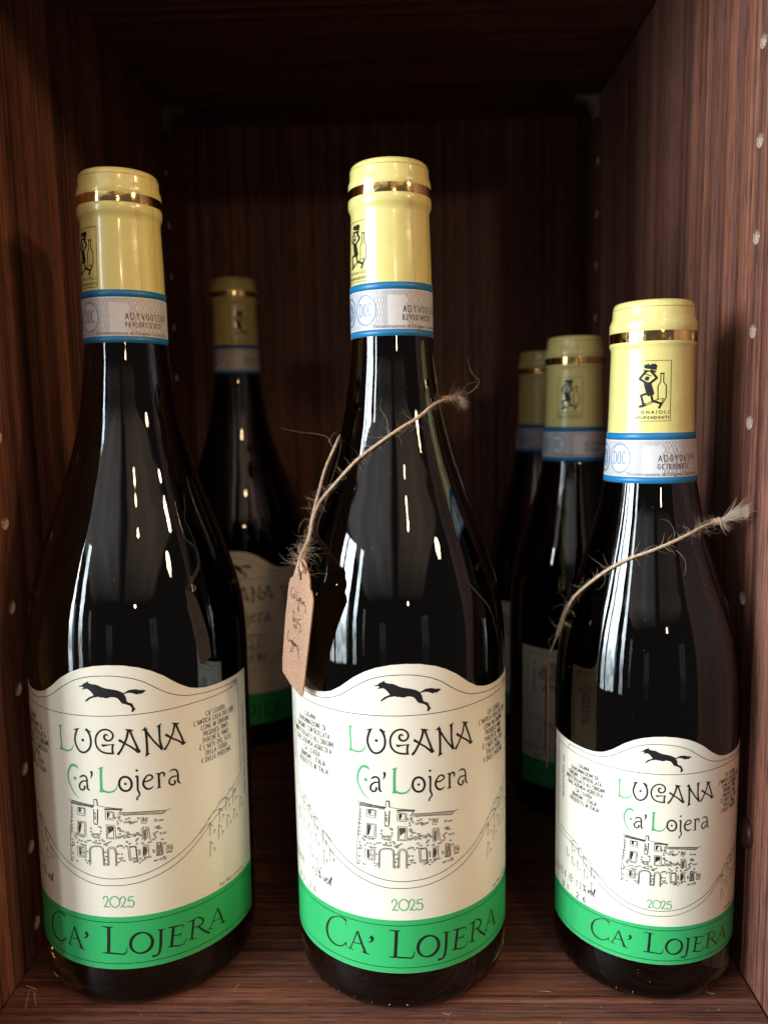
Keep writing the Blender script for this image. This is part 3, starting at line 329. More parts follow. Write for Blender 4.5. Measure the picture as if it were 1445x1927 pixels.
 'brand': [[(-23.37,33.65,0.71),(-25.16,34.18,0.4),(-27.61,33.58,0.31),(-30.28,31.56,0.53),(-32,28.18,0.89),(-31.92,25.05,0.89),(-30.26,23.16,0.8),(-27.68,22.58,0.53),(-25.21,23.24,0.4),(-23.52,25.05,0.22)],[(-23.52,24.9,0.62),(-23.45,23.67,0.13)],[(-23.14,33.98,0.18),(-23.32,31.7,0.13)],[(-18.86,30.62,0.36),(-20.01,27.47,0.36),(-21.76,23.41,0.36)],[(-18.59,30.69,0.62),(-17.37,27.14,0.76),(-15.82,23.39,0.8)],[(-22.49,23.48,0.27),(-21.48,23.39,0.27),(-20.55,23.27,0.27)],[(-17.05,23.51,0.31),(-15.83,23.29,0.36),(-14.52,23.06,0.31)],[(-20.58,26.16,0.31),(-17.66,26.3,0.31)],[(-13.52,29.61,1.16),(-13.04,29.08,0.89),(-13.81,27.92,0.45),(-14.81,27.62,0.18)],[(-4.68,32.71,0.98),(-4.91,27.88,0.98),(-5.22,23.53,0.98)],[(-7.17,33.1,0.27),(-4.82,32.96,0.45),(-3.27,32.99,0.27)],[(-7.31,23.05,0.31),(-4.99,23.13,0.53),(-1.45,22.89,0.49),(0.34,22.8,0.4),(1.16,23.67,0.31),(1.42,25.18,0.13)],[(0.24,22.4,0.31),(1.16,23.92,0.18)],[(12.06,30.4,0.31),(13.1,30.12,0.36),(14.43,30.05,0.27)],[(13.15,30.11,0.8),(12.89,25.15,0.8),(12.33,21.95,0.71),(11.43,20.8,0.53),(10.15,20.7,0.8)],[(15.62,30.25,0.27),(17.46,30.01,0.45),(20.98,29.55,0.31),(21.09,28.47,0.13)],[(17.51,29.89,0.8),(17.03,26.44,0.8),(16.55,22.88,0.8)],[(17.14,26.66,0.36),(19.92,26.33,0.31),(20.17,26.96,0.13)],[(20.03,25.45,0.13),(19.93,26.95,0.13)],[(15.33,22.87,0.27),(16.54,22.78,0.49),(19.71,22.14,0.36),(21.22,22.53,0.27),(21.98,24.15,0.13)],[(22.53,29.97,0.22),(24.48,29.87,0.45),(26.2,30.31,0.36),(28.15,29.14,0.53),(28.59,27.61,0.62),(27.25,26.68,0.49),(25.14,26.97,0.27)],[(24.82,29.62,0.71),(24.32,26.18,0.71),(23.9,22.96,0.71)],[(22.8,22.92,0.27),(23.9,22.8,0.36),(25.45,22.42,0.27)],[(26.53,26.65,0.49),(28.72,24.11,0.67),(30.93,22.02,0.58)],[(34.94,29.64,0.36),(33.31,27.05,0.36),(31.28,23.6,0.31)],[(35.04,29.59,0.53),(36.24,26.24,0.67),(37.31,22.93,0.67)],[(30.29,23.58,0.22),(31.28,23.44,0.27),(32.66,23.02,0.22)],[(35.92,23.36,0.27),(37.31,22.88,0.31),(38.58,22.73,0.22)],[(32.5,25.78,0.27),(36.34,25.05,0.27)],[(10.12,26.45,0.91),(9.97,25.45,0.93),(9.58,24.53,0.93),(8.96,23.75,0.89),(8.17,23.15,0.82),(7.26,22.77,0.73),(6.29,22.62,0.61),(5.33,22.73,0.49),(4.45,23.08,0.53),(3.7,23.65,0.65),(3.13,24.41,0.76),(2.78,25.31,0.85),(2.67,26.3,0.91),(2.81,27.32,0.93),(3.19,28.28,0.93),(3.78,29.12,0.89),(4.54,29.78,0.82),(5.43,30.21,0.73),(6.39,30.37,0.61),(7.35,30.26,0.49),(8.25,29.87,0.53),(9.03,29.24,0.65),(9.62,28.42,0.76),(10,27.46,0.85),(10.12,26.45,0.91)]],
 'greenline_top': [(-28.54,34.36),(-19.81,34.72),(-12.18,34.93),(-5.02,34.98),(-0.79,34.81),(4.42,34.78),(11.84,34.64),(20.11,34.38),(30.35,33.86)],
 'greenline_bot': [(-36.37,19.12),(-29.09,18.93),(-20.24,18.85),(-12.52,19.16),(-5.29,19.33),(-1.04,19.34),(4.21,19.24),(11.67,19.03),(19.98,18.85),(30.26,19.07)],
 'posts': [[(33.05,63.82),(32.86,59.36)],[(36.98,61.72),(36.72,56.18)],[(32.87,56.99),(32.62,51.21)],[(37.61,67.77),(37.37,62.6)],[(41.5,63.6),(41.24,58.64)],[(41.06,70.45),(40.82,65.78)],[(45.4,64.14),(45.15,59.93)],[(45.36,71.42),(45.05,66.19)],[(49.72,66.91),(49.37,61.9)]],
 'arcs': [[(28.68,61.62),(31.66,63.78),(33.8,63.92)],[(32.35,65.84),(35.58,67.61),(38.66,67.3)],[(36.69,70.01),(39.56,70.86),(42.64,69.74)],[(42.39,72.78),(44.96,72.41),(47.25,70.54)]]}
TAG = { 'outline': [(11.9,162.67),(10.05,161.9),(8.46,160.31),(6.51,157.88),(5.57,156.31),(4.82,155.47),(2.81,154.59),(1.59,152.57),(0.68,149.99),(-2.29,139.91),(-6.67,122.57),(-7,118.66),(-1,115.92),(7.58,113.49),(9.15,114.59),(12.4,124.3),(19.47,147.12),(20.11,150.11),(19.33,152.39),(17.83,153.55),(17.94,156),(17.38,158.06),(15.87,159.24),(15.38,161.32),(13.98,162.54)],
 'hole': (11.08,156.05),
 'ink': [[(5.22,151.77),(3.78,151),(3.17,149.54),(3.84,148.31),(5.41,148.01)],[(6.26,149.28),(5.03,149.34),(4.39,148.26),(5.41,148.01),(6.13,149.43),(6.43,147.9)],[(7.08,151.16),(6.46,150.09)],[(8.42,150.96),(7.62,147.54),(9.32,148.55)],[(9.88,148.95),(8.89,148.29),(9.25,147.65),(10.1,148.29),(9.88,148.95)],[(10.01,148.89),(9,146.18),(9.11,144.06),(8.1,144.86),(9,146.12)],[(10.74,148),(11.46,148.67),(11.1,149.19),(10.23,148.25),(10.95,147.15),(11.79,147.76)],[(12.22,148.29),(11.99,146.92),(12.6,148.07),(13.27,148.2)],[(14.31,148.17),(13.11,147.82),(13.17,146.95),(14.23,147.07),(14.33,144.9),(13.29,144.92)],[(3.82,142.78),(4.99,143.51),(5.2,142.71),(3.75,140.13),(5.11,139.82)],[(5.34,140.99),(4.58,140.01),(5.37,139.57),(6.14,140.65),(5.34,140.99)],[(6.3,140.98),(7.5,140.64),(6.5,138.16),(5.06,137.39),(5.03,138.74),(7.34,137.51)],[(10.4,141.57),(8.78,141.37),(8.25,139.76),(9.72,139.54),(9.96,137.45),(8.43,136.74)],[(0.44,135.64),(-0.73,133.45),(-0.46,131.51),(1.32,132.4)],[(1.2,132.68),(1.39,131.49),(2.31,132.48),(2.51,131.45)],[(3.16,132.53),(2.25,131.7),(2.77,131.21),(3.42,132.29),(2.57,128.71),(1.11,128.03),(1.66,129.55)],[(4.53,132.25),(3.63,131.42),(4.13,130.78),(4.93,132.04),(4.97,130.83)],[(5.34,131.99),(5.24,130.75),(6.01,131.85),(6.35,130.87)],[(8.07,131.9),(6.93,131.26),(6.71,130.2),(7.84,130.63),(7.16,128.95),(8.26,127.26)]]}

# ------------------------------------------------------------------ the cabinet
cab = thing('shelf_cabinet', (0, 0, 0), 'dark brown wood grain shelf compartment with rows of peg holes holding the bottles', 'cabinet')
FRONT, TH = -0.052, 0.018
HOLE_R = 0.0026
hole_z = [0.33257 + 0.032 * j for j in range(-10, 3)]
def side_panel(sign):
    """Panel with drilled peg-hole rows; inside face at x = sign*X0."""
    xin, xout = sign * X0, sign * (X0 + TH)
    V, F = [], []
    def quad(p): 
        b = len(V); V.extend(p); F.append(tuple(range(b, b + 4)) if sign < 0 else tuple(range(b + 3, b - 1, -1)))
    def face(y0, y1, z0, z1): quad([(xin, y0, z0), (xin, y1, z0), (xin, y1, z1), (xin, y0, z1)])
    zt, zb = 0.46, -0.03
    cols = [(-0.006, 0.006, 0.0), (0.2272, 0.2392, 0.2332)]
    ys = [FRONT, -0.006, 0.006, 0.2272, 0.2392, DEPTH + 0.008]
    for a, b in ((0, 1), (2, 3), (4, 5)): face(ys[a], ys[b], zb, zt)
    holes = []
    for (y0, y1, yc) in cols:
        prev = zb
        for zc in hole_z:
            c0, c1 = zc - 0.006, zc + 0.006
            face(y0, y1, prev, c0); prev = c1
            n = 24; base = len(V)
            for i in range(n):
                a = 2 * math.pi * i / n; ca, sa = math.cos(a), math.sin(a); m = max(abs(ca), abs(sa))
                V.append((xin, yc + 0.006 * ca / m, zc + 0.006 * sa / m)); V.append((xin, yc + HOLE_R * ca, zc + HOLE_R * sa))
            for i in range(n):
                p, q = base + 2 * i, base + 2 * ((i + 1) % n)
                F.append((p, q, q + 1, p + 1) if sign < 0 else (p + 1, q + 1, q, p))
            holes.append((yc, zc))
        face(y0, y1, prev, zt)
    # front edge, outer face and back edge
    b = len(V); yb = DEPTH + 0.008
    V += [(xin, FRONT, zb), (xout, FRONT, zb), (xout, FRONT, zt), (xin, FRONT, zt), (xin, yb, zb), (xout, yb, zb), (xout, yb, zt), (xin, yb, zt)]
    for f in ((0, 1, 2, 3), (1, 5, 6, 2), (5, 4, 7, 6), (3, 2, 6, 7), (0, 4, 5, 1)): F.append(tuple(b + i for i in f))
    o = link_mesh('side_panel', V, F, M['wood_v'], cab)
    # raw drilled holes
    n = 24; rnd = random.Random(3)
    HV = [(0, HOLE_R * math.cos(2 * math.pi * i / n), HOLE_R * math.sin(2 * math.pi * i / n)) for i in range(n)]
    HV += [(0.0022, y * 0.97, z * 0.97) for _, y, z in HV[:n]]; HV += [(0.0022 + rnd.uniform(-.0004, .0004), y * 0.5, z * 0.5) for _, y, z in HV[:n]] + [(0.0026, 0, 0)]
    HF = []
    for r in (0, 1):
        for i in range(n): HF.append((r * n + i, r * n + (i + 1) % n, (r + 1) * n + (i + 1) % n, (r + 1) * n + i))
    for i in range(n): HF.append((2 * n + i, 2 * n + (i + 1) % n, 3 * n))
    me = None
    for yc, zc in holes:
        if me is None:
            h = link_mesh('peg_hole', HV, HF, M['chip'], o, smooth=False); me = h.data
        else:
            h = bpy.data.objects.new('peg_hole', me); COL.objects.link(h); h.parent = o
        h.location = (xin, yc, zc); h.rotation_euler = (0, 0, math.pi if sign < 0 else 0)
        if sign < 0: h.scale = (1, 1, 1)
    return o
panel_l = side_panel(-1); panel_r = side_panel(1)
def box(name, x0, x1, y0, y1, z0, z1, m, parent, bev=0.0006):
    bm = bmesh.new(); bmesh.ops.create_cube(bm, size=1)
    for v in bm.verts: v.co = Vector(((x0 + x1) / 2 + v.co.x * (x1 - x0), (y0 + y1) / 2 + v.co.y * (y1 - y0), (z0 + z1) / 2 + v.co.z * (z1 - z0)))
    if bev: bmesh.ops.bevel(bm, geom=bm.edges[:], offset=bev, segments=2, affect='EDGES')
    me = bpy.data.meshes.new(name); bm.to_mesh(me); bm.free(); me.materials.append(m)
    o = bpy.data.objects.new(name, me); COL.objects.link(o); o.parent = parent; return o
box('shelf_board', -X0 + 0.0004, X0 - 0.0004, FRONT - 0.012, DEPTH - 0.0005, -0.022, 0.0, M['wood_h'], cab)
box('shelf_board', -X0 + 0.0006, X0 - 0.0006, FRONT + 0.004, DEPTH - 0.012, CEIL, CEIL + 0.022, M['wood_h'], cab)
box('back_panel', -X0 - 0.01, X0 + 0.01, DEPTH, DEPTH + 0.007, -0.02, 0.45, M['wood_v'], cab, 0)
# shelf clips under the upper board
def clip(sign):
    prof = [(0, 0), (14, 0), (14, -1.8), (9.5, -2.2), (6.2, -3.6), (4.0, -6.0), (3.0, -9.0), (2.8, -13.0), (0, -13.0)]
    V = []; n = len(prof)
    for y in (-4.5, 4.5):
        for px, pz in prof: V.append((sign * (X0 - (px + 0.2) * MM), 0.2332 + y * MM, CEIL - 0.0004 + pz * MM))
    F = [tuple(range(n))[::-1], tuple(range(n, 2 * n))] + [(i, (i + 1) % n, n + (i + 1) % n, n + i) for i in range(n)]
    link_mesh('shelf_clip', V, F, M['clip'], cab)
clip(-1); clip(1)
# domed screw cover on the right panel
def dome(name, r, h, m, parent, loc):
    V, F = [], []; n = 24; rings = [(1.0, 0.0), (0.98, 0.35), (0.85, 0.7), (0.6, 0.92), (0.3, 0.99)]
    for q, z in rings:
        for i in range(n): V.append((-h * z, r * q * math.cos(2 * math.pi * i / n), r * q * math.sin(2 * math.pi * i / n)))
    for k in range(len(rings) - 1):
        for i in range(n): F.append((k * n + i, k * n + (i + 1) % n, (k + 1) * n + (i + 1) % n, (k + 1) * n + i))
    F.append(tuple(range((len(rings) - 1) * n, len(rings) * n)))
    o = link_mesh(name, V, F, m, parent, True); o.location = loc; return o
dome('screw_cover', 0.0058, 0.0026, M['plug'], panel_r, (X0, -0.0105, 0.0555))

# ------------------------------------------------------------------ bottles
def lathe(prof, n=128):
    """prof: (radius, height) in mm from bottom centre to top."""
    V, F = [], []
    for r, z in prof:
        for i in range(n):
            a = 2 * math.pi * i / n; V.append((r * MM * math.sin(a), -r * MM * math.cos(a), z * MM))
    for k in range(len(prof) - 1):
        for i in range(n): F.append((k * n + i, k * n + (i + 1) % n, (k + 1) * n + (i + 1) % n, (k + 1) * n + i))
    return V, F
SPEC = {
 'large': dict(H=297.0, R=40.5, body=[(238, 14.8), (230, 15.3), (221, 16.4), (212, 17.7), (205, 19.2), (195, 21.9), (188, 24.2), (180, 26.9), (167, 31.8), (154, 35.9), (144, 38.5), (133, 40.0), (121, 40.5)],
    seal=(237.0, 255.2), cap=[(255.0, 14.65), (264, 14.5), (272, 14.25), (279.3, 14.0), (280.6, 14.1), (281.6, 14.6), (282.4, 14.85), (284.6, 14.85), (285.1, 14.6), (288.1, 14.6), (288.6, 14.75), (290.2, 14.7), (291.6, 14.2), (292.6, 14.05), (294.8, 14.0), (296.0, 13.6), (296.7, 12.9), (297.0, 11.5)],
    gold=(285.0, 288.15, 14.78), art=1.0, hw=58.0, u=3.1),
 'small': dict(H=247.5, R=33.1, body=[(184, 16.15), (178, 17.2), (172, 18.5), (160, 21.8), (148, 25.4), (139, 28.3), (130, 30.6), (118, 32.4), (104, 33.1)],
    seal=(184.4, 201.9), cap=[(201.7, 15.05), (210, 14.75), (220, 14.5), (230.3, 14.25), (231.3, 14.4), (231.9, 14.7), (232.7, 14.95), (233.2, 14.75), (236.6, 14.75), (237.0, 14.95), (239.6, 14.9), (241.0, 14.4), (242.0, 14.0), (245.0, 13.85), (246.4, 13.5), (247.1, 12.8), (247.5, 11.0)],
    gold=(233.15, 236.6, 14.9), art=0.75, hw=48.3, u=-2.9)}

OUT_T = [(0, 128), (5, 127.7), (10, 126.6), (14, 125), (18, 122.7), (21, 120.4), (23, 118.9), (27, 116.6), (30, 115.7), (33, 115.2), (38, 114.9), (80, 114.9)]
def make_glass(sp, root):
    R = sp['R']
    pr = [(0.01, 2.2), (R * 0.45, 1.8), (R - 11, 1.0), (R - 8.5, 0.25), (R - 6.5, 0.0), (R - 4.4, 0.35), (R - 2.6, 1.4), (R - 1.2, 3.1), (R - 0.4, 5.2), (R, 8.0)]
    pts = [(r, z) for z, r in reversed(sp['body'])]
    z = 14.0
    while z < pts[0][1] - 4: pr.append((R, z)); z += 8
    pr += [(a, b) for a, b in smooth_curve([(p[0], p[1]) for p in pts], 2.0)]
    top = sp['cap'][0][0]
    pr += [(sp['cap'][0][1] - 0.5, top + 2), (13.4, sp['H'] - 20), (13.2, sp['H'] - 1.2), (0.01, sp['H'] - 1.0)]
    V, F = lathe(pr); return link_mesh('glass', V, F, M['glass'], root, True)

def make_capsule(sp, root):
    cap = [(r, z) for z, r in sp['cap']]
    s0, s1 = sp['seal']
    pr = [(cap[0][0] - 0.25, s0 + 3)] + cap + [(6, cap[-1][1] + 0.05), (0.01, cap[-1][1] + 0.05)]
    V, F = lathe(pr, 96); c = link_mesh('capsule', V, F, M['yellow'], root, True)
    g0, g1, gr = sp['gold']
    V, F = lathe([(gr - 0.02, g0), (gr, g0 + .4), (gr + 0.02, (g0 + g1) / 2), (gr, g1 - .4), (gr - 0.02, g1)], 96)
    cr = cap[-4][1] - 0.2; rr_ = interp(sp['cap'], cr)
    V2, F2 = lathe([(rr_ - .02, cr - .16), (rr_ + .05, cr - .1), (rr_ + .05, cr + .1), (rr_ - .06, cr + .16)], 96); link_mesh('rim_crease', V2, F2, M['seam_dark'], c, True)  # dark ring paints in the shade of a crease below the rim
    g = link_mesh('gold_band', V, F, M['gold'], c, True)
    return c
def cap_rad(sp):
    return lambda z: interp(sp['cap'], z)
def add_seams(sp, c, u1, u2):
    top, bot = sp['H'] - 1.2, sp['seal'][1]
    for nm, uu, w, m, lean in (('seam', u1, 0.30, 'seam', -1.6), ('seam', u2, 0.18, 'seam_dark', -0.5), ('seam', u1 + 0.27, 0.16, 'seam_dark', -1.6)):  # third ribbon is the seam ridge's shadow, painted as a dark line
        rnd = random.Random(7); fl = Flat(); pts = []; k = 40
        for i in range(k + 1):
            z = bot + (top - bot) * i / k; pts.append((uu + lean * (i / k) + rnd.uniform(-.06, .06), z))
        fl.ribbon(pts, w, 0.6, curve=False); fl.wrap(nm, cap_rad(sp), 0.06, M[m], c)

EMB_C = (575.0, 560.0)
def emb(p, zc):
    k = 20.6 / 850.0; return ((p[0] - EMB_C[0]) * 12.5 / 520.0, zc + (EMB_C[1] - p[1]) * k)
def make_emblem(sp, c, zc, ang):
    """Grape picker with basket beside a bottle outline, in a thin square frame."""
    fl = Flat(); P = lambda s: [emb(tuple(float(v) for v in q.split(',')), zc) for q in s.split()]
    fl.ribbon(P("315,138 835,138 835,985 315,985 315,138"), 0.17, 0.6, curve=False)
    for s in ("455,208 475,185 490,196 520,172 535,200 575,180 620,185 645,215 630,245 632,272 590,265 540,254 500,248 460,238 470,216",
              "456,256 538,276 520,298 495,296 465,284", "562,262 626,282 620,310 592,300",
              "475,372 500,352 545,366 530,400 520,420 490,412 470,396", "465,430 560,440 580,500 610,605 575,625 555,620 530,637 510,625 515,595 490,570 465,480"):
        fl.poly(P(s), 0.8)
    def st(s, w): fl.ribbon(P(s), w * 12.5 / 520, 0.5, curve=False)
    st("490,285 402,385 505,455", 36); st("552,278 638,378 545,455", 34); st("485,322 555,348", 14); st("520,330 570,352", 8)
    st("520,592 425,622 462,748", 34); st("412,780 482,748", 34); st("566,620 585,700 705,742 678,798", 32)
    st("480,742 655,680 735,668 700,745", 10); st("440,790 600,718 650,705", 10)
    st("657,680 655,490 690,440 690,322 730,322 730,440 770,490 770,655 705,765", 13); st("688,318 734,318", 16)
    k = 20.6 / 850
    fl.strokes('VIGNAIOLI', *emb((335, 878), zc), 38 * k, 0.20, 1.35, fit=11.5); fl.strokes('INDIPENDENTI', *emb((335, 955), zc), 38 * k, 0.20, 1.15, fit=11.5)
    o = fl.wrap('emblem', cap_rad(sp), 0.07, M['ink'], c); o.rotation_euler = (0, 0, ang); return o

def make_seal(sp, root, ang, code1, code2):
    s0, s1 = sp['seal']
    def rad(z): return (interp(sp['body'][::-1], s0) + (sp['cap'][0][1] + 0.12 - interp(sp['body'][::-1], s0)) * (z - s0) / (s1 - s0)) + 0.12
    V, F = lathe([(rad(s0) - 0.25, s0 - .02)] + [(rad(s0 + (s1 - s0) * i / 6) + 0.0, s0 + (s1 - s0) * i / 6) for i in range(7)] + [(rad(s1) - 0.3, s1 + .02)], 96)
    o = link_mesh('neck_seal', V, F, M['seal'], root, True)
    for a, b in ((s0, s0 + 2.2), (s1 - 2.5, s1)):
        V, F = lathe([(rad(a) - .02, a), (rad(a) + .05, a + .02), (rad(b) + .05, b - .02), (rad(b) - .02, b)], 96); link_mesh('blue_band', V, F, M['blue'], o, True)
    w0, w1 = s0 + 2.3, s1 - 2.6; h = w1 - w0; mid = (w0 + w1) / 2
    # guilloche engraving, open around the code patch
    g = Flat(); gb = Flat(); nw = 9
    for fam in range(2):
        for i in range(nw):
            pts = []; ph = i * 6.2832 / nw
            for j in range(0, 221):
                u = -22 + 44 * j / 220.0
                z = mid + h * 0.47 * math.sin(u * (0.55 if fam == 0 else 0.38) + ph + 0.9 * math.sin(u * 0.21 + fam))
                pts.append((u, z))
            run = []
            for u, z in pts:
                clear = (-0.2 < u + 0.6 < 6.6 and z < w1 - 2.1) or (u + 9.2) ** 2 + (z - mid) ** 2 < 4.6 ** 2
                if clear:
                    if len(run) > 2: (g if fam == 0 else gb).ribbon(run, 0.15, 0.9, curve=False)
                    run = []
                else: run.append((u, z))
            if len(run) > 2: (g if fam == 0 else gb).ribbon(run, 0.15, 0.9, curve=False)
    q = g.wrap('engraving', rad, 0.03, M['guil'], o); q.rotation_euler = (0, 0, ang)
    q = gb.wrap('engraving', rad, 0.025, M['guil_b'], o); q.rotation_euler = (0, 0, ang)
    # round DOC mark, state emblem, code, small print (positions relative to the blank code patch)
    b = Flat(); ux = -9.2
    b.loop(ux, mid, 4.35, 5.1, 0.22, 32); b.loop(ux, mid, 3.95, 4.7, 0.10, 32)
    for i, ch in enumerate('DOC'):
        b.strokes(ch, ux - 2.75 + i * 1.95, mid - 2.0, 4.3, 0.30, 0.44 if ch != 'O' else 0.34, 0)
    ux = -18.6
    b.loop(ux, mid, 3.9, 4.9, 0.55, 28); b.loop(ux, mid, 2.4, 3.0, 0.4, 10); b.loop(ux, mid, 1.3, 1.5, 0.4, 8)
    for k in range(10):
        a = 6.2832 * k / 10; b.disc(ux + 1.9 * math.cos(a), mid + 2.3 * math.sin(a), 0.42, 8)
    q = b.wrap('doc_mark', rad, 0.05, M['blue_ink'], o); q.rotation_euler = (0, 0, ang)
    t = Flat(); t.strokes(code1, 4.7, mid - 1.0, 2.2, 0.25, 0.72, fit=1.72 * len(code1)); t.strokes(code2, 4.5, mid - 3.6, 1.75, 0.21, 0.62, fit=1.2 * len(code2))
    q = t.wrap('serial_code', rad, 0.055, M['ink'], o); q.rotation_euler = (0, 0, ang)
    t = Flat(); t.font('Denominazione di Origine Controllata', -6.2, w0 + 0.35, 1.75, 1.05)
    q = t.wrap('small_print', rad, 0.05, M['grey_ink'], o); q.rotation_euler = (0, 0, ang)
    return o

def make_label(sp, root, ang, size, lot):
    R, k, hw = sp['R'], sp['art'], sp['hw']; rad = lambda z: R + 0.14
    Z = lambda z: 17.0 + (z - 17.0) * k
    zg = 36.8 if k == 1 else 31.3
    V, F = [], []; n = int(hw * 2)
    def sheet(name, f0, f1, m, parent, off, rows):
        V, F = [], []
        xs = [-hw + 2 * hw * i / n for i in range(n + 1)]
        for x in xs:
            a, b = f0(x), f1(x); t = x / R
            for j in range(rows + 1):
                z = a + (b - a) * j / rows; r = R + off; V.append((r * math.sin(t) * MM, -r * math.cos(t) * MM, z * MM))
        st = rows + 1
        for i in range(n):
            for j in range(rows): F.append((i * st + j, (i + 1) * st + j, (i + 1) * st + j + 1, i * st + j + 1))
        # thin paper edge down to the glass
        edge = [i * st for i in range(n + 1)] + [n * st + j for j in range(1, st)] + [i * st + rows for i in range(n - 1, -1, -1)] + [j for j in range(rows - 1, 0, -1)]
        base = len(V); 
        for e in edge:
            x, y, z = V[e]; q = (R - 0.02) / (R + off); V.append((x * q, y * q, z))
        ne = len(edge)
        for i in range(ne): F.append((edge[i], base + i, base + (i + 1) % ne, edge[(i + 1) % ne]))
        return link_mesh(name, V, F, m, parent, False)
    top = lambda x: Z(interp(OUT_T, abs(x) / k))
    lab = sheet('label', lambda x: 17.0, top, M['paper'], root, 0.14, 14)
    lab.rotation_euler = (0, 0, ang)
    sheet('green_band', lambda x: 17.05, lambda x: zg, M['green'], lab, 0.165, 4)
    T = lambda pts: [(p[0] * k, Z(p[1])) + tuple(w * k for w in p[2:]) for p in pts]
    # running wolf
    f = Flat(); f.poly(T(ART['wolf'])); f.wrap('wolf_emblem', rad, 0.05, M['ink'], lab)
    # titles
    f = Flat(); [f.ribbon(T(s), 1.18, 0.5) for s in ART['title_black']]; [f.disc(*T([d])[0]) for d in ART['dots_black']]
    f.wrap('title_lettering', rad, 0.05, M['ink'], lab)
    f = Flat(); [f.ribbon(T(s), 1.2, 0.5) for s in ART['title_green']]; [f.disc(*T([d])[0]) for d in ART['dots_green']]
    f.wrap('title_initials', rad, 0.05, M['green_ink'], lab)
    f = Flat(); dz = 0 if k == 1 else (39.5 - Z(42.5))
    [f.ribbon([(x, z + dz) for x, z in T(s)], 0.40 * (k ** .5), 0.4) for s in ART['year']]; f.wrap('vintage_year', rad, 0.05, M['green_ink'], lab)
    # house drawing
    f = Flat(); rnd = random.Random(5)
    [f.ribbon(T(s), 1.15 if k == 1 else 1.4, 0.8, curve=False) for s in ART['house']]
    for x, z, q in ART['stones']:
        f.loop(x * k, Z(z), 0.34 * q * k * rnd.uniform(.8, 1.3), 0.25 * q * k * rnd.uniform(.8, 1.2), 0.18 * k + (.02 if k == 1 else .06), 6, 0.25, rnd)
    f.wrap('house_drawing', rad, 0.045, M['ink'], lab)
    # frame lines
    f = Flat(); lw = 0.24 * (0.85 if k < 1 else 1)
    sym = lambda name: ART[name]
    hump = [(-52.5, 112.6), (-46, 113.0)] + [p for p in ART['hump'] if -43 < p[0] < 28] + [(33, 113.3), (40, 113.0), (46.3, 112.9)]
    f.ribbon(T(hump if k == 1 else [(-48.5, 113.4)] + hump[2:]), lw, 1.0)
    f.ribbon(T([(46.3, 112.9), (46.6, 111.0)]), lw); f.ribbon(T([(-48.5, 113.3), (-49, 111.0)]), lw)
    und = [(-50.5, 111.2), (-42.5, 110.5), (-32.8, 110.3), (-21.5, 110.2), (-3, 110.2), (16, 110.4), (29, 110.8), (40, 110.9), (51.5, 111.2)]
    FL = -50.5 if k == 1 else -59.4; FRt = 51.2 if k == 1 else 59.4
    und = [(FL, 111.4)] + und[1:-1] + [(FRt, 111.4)]
    f.ribbon(T(und), lw, 1.0); sh = 0 if k == 1 else 7.4; f.ribbon(T([(FRt, 111.4), (FRt, 76.4 - sh)]), lw, 1.0); f.ribbon(T([(FL, 111.4), (FL, 75.4 - sh)]), lw, 1.0)
    T0 = T; T = T0 if k == 1 else (lambda pts: [(q[0], q[1] - 5.6) + tuple(q[2:]) for q in T0(pts)])
    si = [(FL, 75.4)] + [p for p in ART['swoosh_in'] if -45 < p[0] < 40] + [(44.2, 72.4), (FRt, 76.4)]
    so = [(FL + .5, 72.4)] + [p for p in ART['swoosh_out'] if -45 < p[0] < 40] + [(44.2, 69.6), (FRt - 1.2, 73.4)]
    f.ribbon(T(si), lw, 1.0); f.ribbon(T(so), lw, 1.0)
    for sgn in (1, -1):
        M_ = lambda pts: [(sgn * x, z) for x, z in pts]
        for a in ART['arcs']: f.ribbon(T(M_(a)), lw * .9, 0.8)
        for p in ART['posts'] + ([[(29.5, 58.5), (29.4, 53.5)], [(36.6, 52.5), (36.4, 47.5)], [(41, 55.5), (40.8, 50)]] if sgn < 0 and k == 1 else []):
            (x, a), (x2, b2) = p; x *= sgn; x2 *= sgn
            f.ribbon(T([(x, a), (x2, b2)]), lw * 1.1); f.ribbon(T([(x, a), (x + 1.4, a - 1.6)]), lw * .9)
            f.ribbon(T([(x + 1.7, a - 3.0), (x + 1.6, a - 4.6)]), lw); f.ribbon(T([(x + 1.7, a - 3.0), (x + 2.2, a - 3.7)]), lw)
    T = T0
    f.wrap('frame_lines', rad, 0.04, M['ink'], lab)
    # text blocks
    f = Flat(); sw = 0.26 if k == 1 else 0.225
    def done(name):
        nonlocal f
        f.wrap(name, rad, 0.045, M['ink'], lab); f = Flat()
    def block(lines, x, z, pitch, h):
        for i, l in enumerate(lines): f.strokes(l, x * k, Z(z - i * pitch), h * k, sw, 0.62, 2.0, 'c')
    block(["LUGANA", "DENOMINAZIONE DI", "ORIGINE CONTROLLATA", "IMBOTTIGLIATO ALL'ORIGINE", "DALL'AZIENDA AGRICOLA", "CA' LOJERA", "SIRMIONE - ITALIA", "PRODOTTO IN ITALIA"], -38.2, 104.3, 2.62, 1.85); done('producer_text')
    block(["CA' LOJERA", "L'ANTICA CASA DEI LUPI", "COME IN ORIGINE", "PRODUCE VINO", "PERCHÉ IL VINO", "È L'ARTE DEL SOLE", "DELLA TERRA", "E DELLE PERSONE"], 37.6, 104.6, 2.42, 1.7); done('motto_text')
    f.strokes('PEAN', 47.3 * k, Z(111.9), 1.5 * k, sw * .9, 0.6, 2); done('frame_word')
    f.strokes('CONTIENE SOLFITI - CONTAINS SULPHITES - ENTHÄLT SULFITE', 55.0 * k, Z(66), 1.15 * k, 0.15, 0.72, 2, 'l', math.pi / 2); done('side_text')
